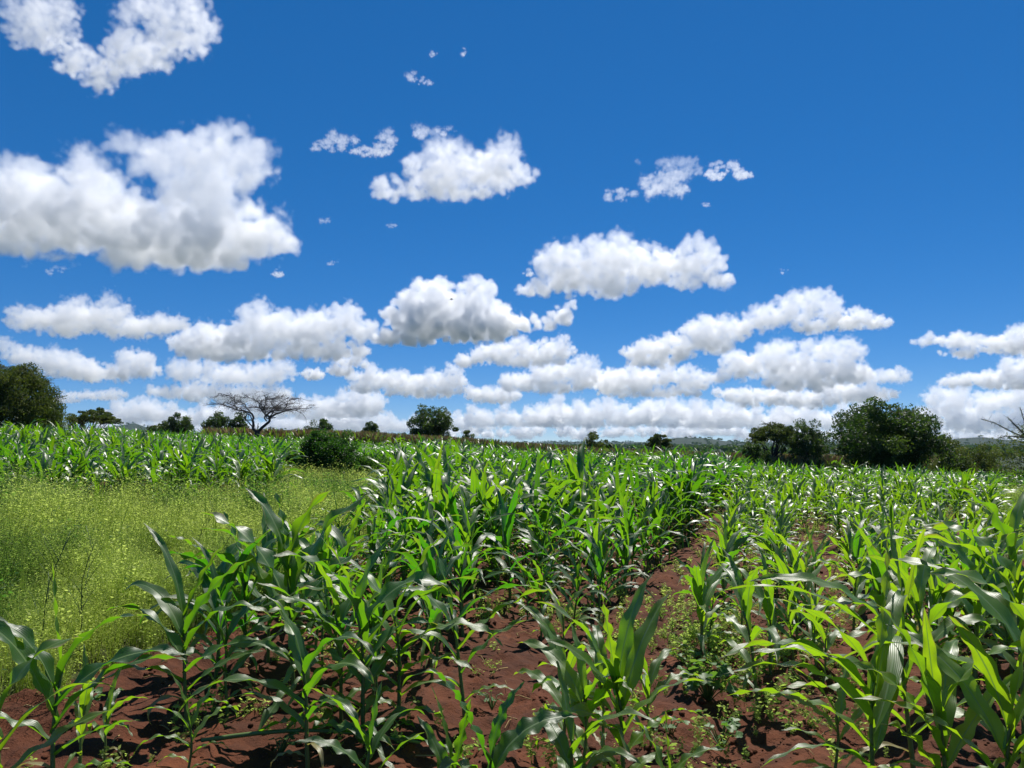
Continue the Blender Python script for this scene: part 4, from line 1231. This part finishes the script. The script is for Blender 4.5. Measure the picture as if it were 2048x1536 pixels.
CLOUDS = [
 # label, distance, lobes (cx, cy, rx, ry), base row, options
 ("bright ragged cloud cut by the top left corner of the frame", 2300,
  [(70,20,75,45),(100,70,60,45),(150,120,40,40),(200,160,32,24),(40,60,35,40)], None, dict(namp=2.3, seed=11, dens=.6, edge=.8)),
 ("bright ragged cloud touching the top edge left of centre, second from the corner", 2300,
  [(320,20,80,50),(360,70,70,48),(280,100,75,40),(240,130,50,32),(320,125,50,20)], None, dict(namp=2.3, seed=12, dens=.6, edge=.8)),
 ("largest cloud, long grey based mass at the left with a raised arm", 4600,
  [(20,430,140,92),(170,420,130,92),(300,460,150,85),(430,470,115,80),(540,490,62,32),(225,515,50,30),(420,525,70,22),
   (420,320,95,62),(490,330,55,60),(330,330,70,48),(270,290,58,26),(215,292,30,12),(400,390,90,60)], 535, dict(seed=13, dens=1.15, namp=2.2, edge=.6)),
 ("small torn wisp of cloud upper left of the blunt central cloud", 3000,
  [(680,282,36,16),(645,292,26,12),(740,300,34,14),(770,278,16,30)], None, dict(namp=2.6, seed=14, dens=.3, edge=.8, wisp=16)),
 ("single blunt white cloud in the upper middle of the sky", 3300,
  [(810,380,62,26),(880,345,70,58),(905,310,48,44),(980,345,75,48),(1010,300,36,34),(1045,350,30,20),(870,265,40,10),(920,385,60,18)], 398, dict(seed=15, dens=.75, namp=2.3, edge=.7)),
 ("faint little wisp high above the central clouds", 2500,
  [(818,152,14,9),(845,162,20,8)], None, dict(namp=2.6, seed=16, dens=.24, edge=1.0, wisp=12)),
 ("broken scrap of cloud alone in the blue right of centre", 3300,
  [(1375,330,28,20),(1330,372,42,26),(1350,345,46,24),(1243,388,34,14),(1280,328,12,7)], None, dict(namp=2.6, seed=17, dens=.3, edge=.8, wisp=20)),
 ("pair of tiny bright cloud scraps farthest right in the open blue", 3300,
  [(1440,335,28,13),(1432,350,16,12),(1482,348,20,14)], None, dict(namp=2.6, seed=18, dens=.35, edge=.5, wisp=16)),
 ("long lumpy cloud with two humps right of centre in mid sky", 5400,
  [(1080,578,45,18),(1140,545,62,50),(1230,525,75,50),(1320,535,80,42),(1400,520,52,46),(1395,560,75,18),(1200,570,90,24),(1440,560,28,14)], 592, dict(seed=19, dens=.9, namp=2.2)),
 ("cauliflower topped cloud with blue grey shaded belly in the centre", 7600,
  [(870,600,66,42),(840,640,72,52),(945,600,52,44),(930,645,90,42),(800,672,52,22),(1000,650,60,32),(1075,648,42,14),(1125,632,30,22),(1150,615,10,16)], 694, dict(seed=20, dens=2.2, namp=1.7)),
 ("flat spindle shaped cloud at the left above the big acacia", 6000,
  [(50,640,50,18),(120,640,75,36),(190,632,70,36),(260,655,75,26),(330,650,55,20),(30,620,28,10)], 682, dict(seed=21, dens=.8, namp=2.8)),
 ("heavy billowing cloud left of the centre with a grey underside", 8800,
  [(400,690,60,34),(470,680,75,38),(530,650,55,42),(610,670,80,38),(670,650,58,38),(720,665,36,26),(640,700,90,20),(480,700,90,24)], 722, dict(seed=22, dens=1.2, namp=2.1)),
 ("low cloud streak between the big acacia and the billowing cloud", 9500,
  [(60,712,60,22),(130,735,70,26),(210,745,70,22),(270,720,34,28),(290,742,34,16),(5,690,18,20)], 768, dict(seed=23, dens=.9, namp=2.3)),
 ("wide ragged cloud bank hanging over the bare tree", 11500,
  [(400,745,75,26),(480,750,75,28),(550,745,45,24),(370,782,80,18),(450,790,80,20),(520,790,60,16)], 803, dict(seed=24, dens=.9, namp=2.5)),
 ("small bright cloud over the shrubs right of the bare tree", 10500,
  [(700,722,36,16),(680,742,30,12),(625,750,28,12),(720,705,14,10)], 760, dict(seed=25, namp=2.6)),
 ("broad pale cloud above the round dark tree", 12000,
  [(745,755,52,22),(815,765,55,22),(880,760,50,20),(910,740,22,16),(850,780,80,18),(730,775,40,12)], 798, dict(seed=26, namp=2.4)),
 ("lumpy cloud just below the centre cauliflower cloud", 10000,
  [(980,710,40,22),(1030,705,50,26),(1095,700,42,26),(1125,685,18,18),(1060,720,70,14),(930,722,24,14)], 735, dict(seed=27, namp=2.4)),
 ("tall uneven cloud right of the middle above the low bush", 12500,
  [(1060,760,55,22),(1110,745,50,26),(1160,740,36,26),(1200,760,50,26),(1090,775,80,14),(1180,735,20,22)], 787, dict(seed=28, namp=2.3)),
 ("rising chain of cloud climbing to the upper right", 8200,
  [(1290,710,42,26),(1340,700,52,32),(1410,680,52,36),(1425,655,36,26),(1470,660,42,26),(1530,640,50,26),(1590,620,62,34),(1640,605,38,34),(1560,640,60,18),(1300,725,50,10)], None, dict(seed=29, dens=.9, namp=2.2)),
 ("small flat cloud trailing the right end of the rising chain", 8200,
  [(1620,655,38,13),(1690,640,58,22),(1740,645,44,15)], 668, dict(seed=30, namp=2.6)),
 ("two lobed cloud below the rising chain with blue showing through", 12000,
  [(1240,770,55,22),(1290,755,55,26),(1355,750,50,20),(1390,765,36,20),(1270,785,70,12),(1350,785,50,12)], 797, dict(seed=31, namp=2.6)),
 ("big cauliflower cloud above the pair of acacias on the right", 10500,
  [(1490,735,45,28),(1545,705,40,26),(1570,735,62,32),(1640,705,42,24),(1690,715,38,34),(1660,745,70,32),(1600,765,70,20),(1440,755,22,10)], 785, dict(seed=32, dens=1.1, namp=2.1)),
 ("lower right cloud trailing away above the big tree", 12500,
  [(1740,755,40,18),(1785,752,42,18),(1700,785,60,24),(1750,790,48,20),(1480,790,60,16),(1540,795,70,20),(1620,800,60,20)], 822, dict(seed=33, namp=2.5)),
 ("flat topped cloud cut by the right edge of the frame", 9000,
  [(1860,683,34,12),(1920,680,44,18),(1980,688,60,20),(2050,685,50,30),(1920,705,50,10)], 716, dict(seed=34, namp=2.3)),
 ("second cloud at the right edge under the flat topped one", 11000,
  [(1930,762,46,14),(1990,758,50,20),(2050,735,50,26),(2040,765,50,18)], 778, dict(seed=35, namp=2.3)),
 ("towering pale cloud above the bushes at the right end of the horizon", 16000,
  [(1900,800,46,26),(1960,805,60,26),(2030,800,50,28),(1890,830,55,24),(1960,845,80,26),(2040,840,50,28),(1850,850,30,16)], 875, dict(seed=36, namp=2.6)),
 ("pale flat cloud low between the big acacia and the flat acacia", 14000,
  [(150,790,40,10),(210,790,44,12),(130,800,30,8)], 805, dict(seed=37, namp=2.6, dens=.7)),
 ("small cloud between the round dark tree and the tall uneven cloud", 14000,
  [(960,790,32,18),(1000,792,38,18),(1010,780,20,12)], 812, dict(seed=40, namp=2.4)),
]
for (lb, d, lobes, base, kw) in CLOUDS:
    kw = dict(kw); kw.setdefault('namp', 2.4); kw['namp'] *= .85
    cloud(lb, d, lobes, base=base, **kw)

# the crowded low clouds towards the horizon: heaped puffs in ragged rows, each bank a cloud of its own
def bank(label, d, x0, x1, top, bot, seed, n, dens=1.0, base=None):
    rg = np.random.default_rng(seed); L = []
    ph = rg.uniform(0, 6.28, 3)
    n = max(5, int(n * .85))
    for k in range(n):
        x = x0 + (x1 - x0) * (k + rg.uniform(-.35, .35)) / n
        if rg.random() < .04: continue
        w = .5 + .5 * math.sin(x / 47.0 + ph[0])
        edge = min(1, (x - x0) / 30 + .45, (x1 - x) / 30 + .45)
        h = (bot - top) * (.52 + .26 * w + .22 * rg.random()) * max(.25, edge)
        r = rg.uniform(.42, .5) * h
        by = bot + rg.normal(0, .06 * (bot - top))
        L.append((x, by - r, r * rg.uniform(1.15, 1.7), r))
        L.append((x + rg.normal(0, .3) * r, by - h + .35 * r, r * rg.uniform(.6, .8), r * .6))
        L.append((x + rg.normal(0, .5) * r, by - .45 * r, r * rg.uniform(1.2, 1.9), r * .42))
    return cloud(label, d, L, base=base, seed=seed, namp=2.0, dens=dens, small=1.001, npuff=.7, edge=.5, billow=.8)
bank("ragged low cloud bank behind the flat acacia, nearest the left edge", 19000, 210, 345, 796, 846, 61, 9)
bank("low cloud bank filling the sky just left of the bare tree", 20000, 345, 490, 798, 850, 62, 10)
bank("tall heaped low cloud right behind the crown of the bare tree", 17000, 510, 760, 765, 835, 63, 15)
bank("pale cloud row low behind the small trees right of the bare tree", 24000, 560, 830, 812, 862, 64, 18, 1.0)
bank("narrow low cloud just right of the big round dark tree", 24000, 860, 975, 818, 864, 66, 8, 1.0)
bank("heaped cloud row on the horizon right of the middle", 21000, 925, 1120, 796, 854, 67, 14)
bank("heaped cloud row on the horizon above the thorn bush", 21500, 1085, 1310, 786, 852, 68, 15)
bank("heaped cloud row on the horizon left of the hill", 22000, 1260, 1410, 792, 856, 69, 10)
bank("heaped cloud row above the hill on the horizon", 20000, 1375, 1570, 800, 858, 70, 12)
bank("heaped cloud row behind the twin acacias", 21000, 1540, 1750, 790, 860, 71, 14)
bank("low cloud row between the largest tree and the right end banks", 21000, 1730, 1880, 816, 874, 72, 9)
bank("faint farthest cloud band along the horizon, middle to right", 30000, 860, 1500, 838, 876, 73, 32, 1.0)
bank("faint farthest cloud band along the horizon, right part", 30000, 1470, 2070, 842, 886, 74, 30, 1.0)
bank("faint farthest cloud band along the horizon, left part", 30000, 180, 900, 826, 866, 75, 36, 1.0)
def scrap(label, d, cx, cy_, rx, ry, seed, dens=.16):
    return cloud(label, d, [(cx, cy_, rx, ry)], seed=seed, namp=2.6, dens=dens, edge=1.0, wisp=10)
for k, (cx, cy_, rx, ry, lb) in enumerate([
    (648,441,13,7,"tiny faint cloud scrap right of the raised arm of the largest cloud"),
    (664,524,16,6,"tiny cloud scrap between the largest cloud and the cauliflower cloud"),
    (557,545,11,9,"tiny cloud scrap hanging under the right tip of the largest cloud"),
    (782,450,12,5,"tiny faint wisp under the left foot of the blunt central cloud"),
    (868,108,6,9,"barely visible wisp topmost in the sky left of the middle"),
    (929,105,5,8,"second barely visible wisp at the top beside the first"),
    (845,262,16,14,"thin shred of cloud left above the blunt central cloud"),
    (890,262,26,9,"thin shred of cloud on top of the blunt central cloud"),
    (1410,410,8,5,"tiny scrap below the broken cloud scraps on the right"),
    (1056,545,10,7,"tiny puff off the left end of the long lumpy cloud"),
    (1563,542,16,4,"thin faint streak of cloud above the rising chain"),
    (110,541,24,7,"thin shred of cloud under the base of the largest cloud")]):
    scrap(lb, 5000 if cy_ > 400 else 3000, cx, cy_, rx, ry, 200 + k, .5 if k in (9, 2) else .22)
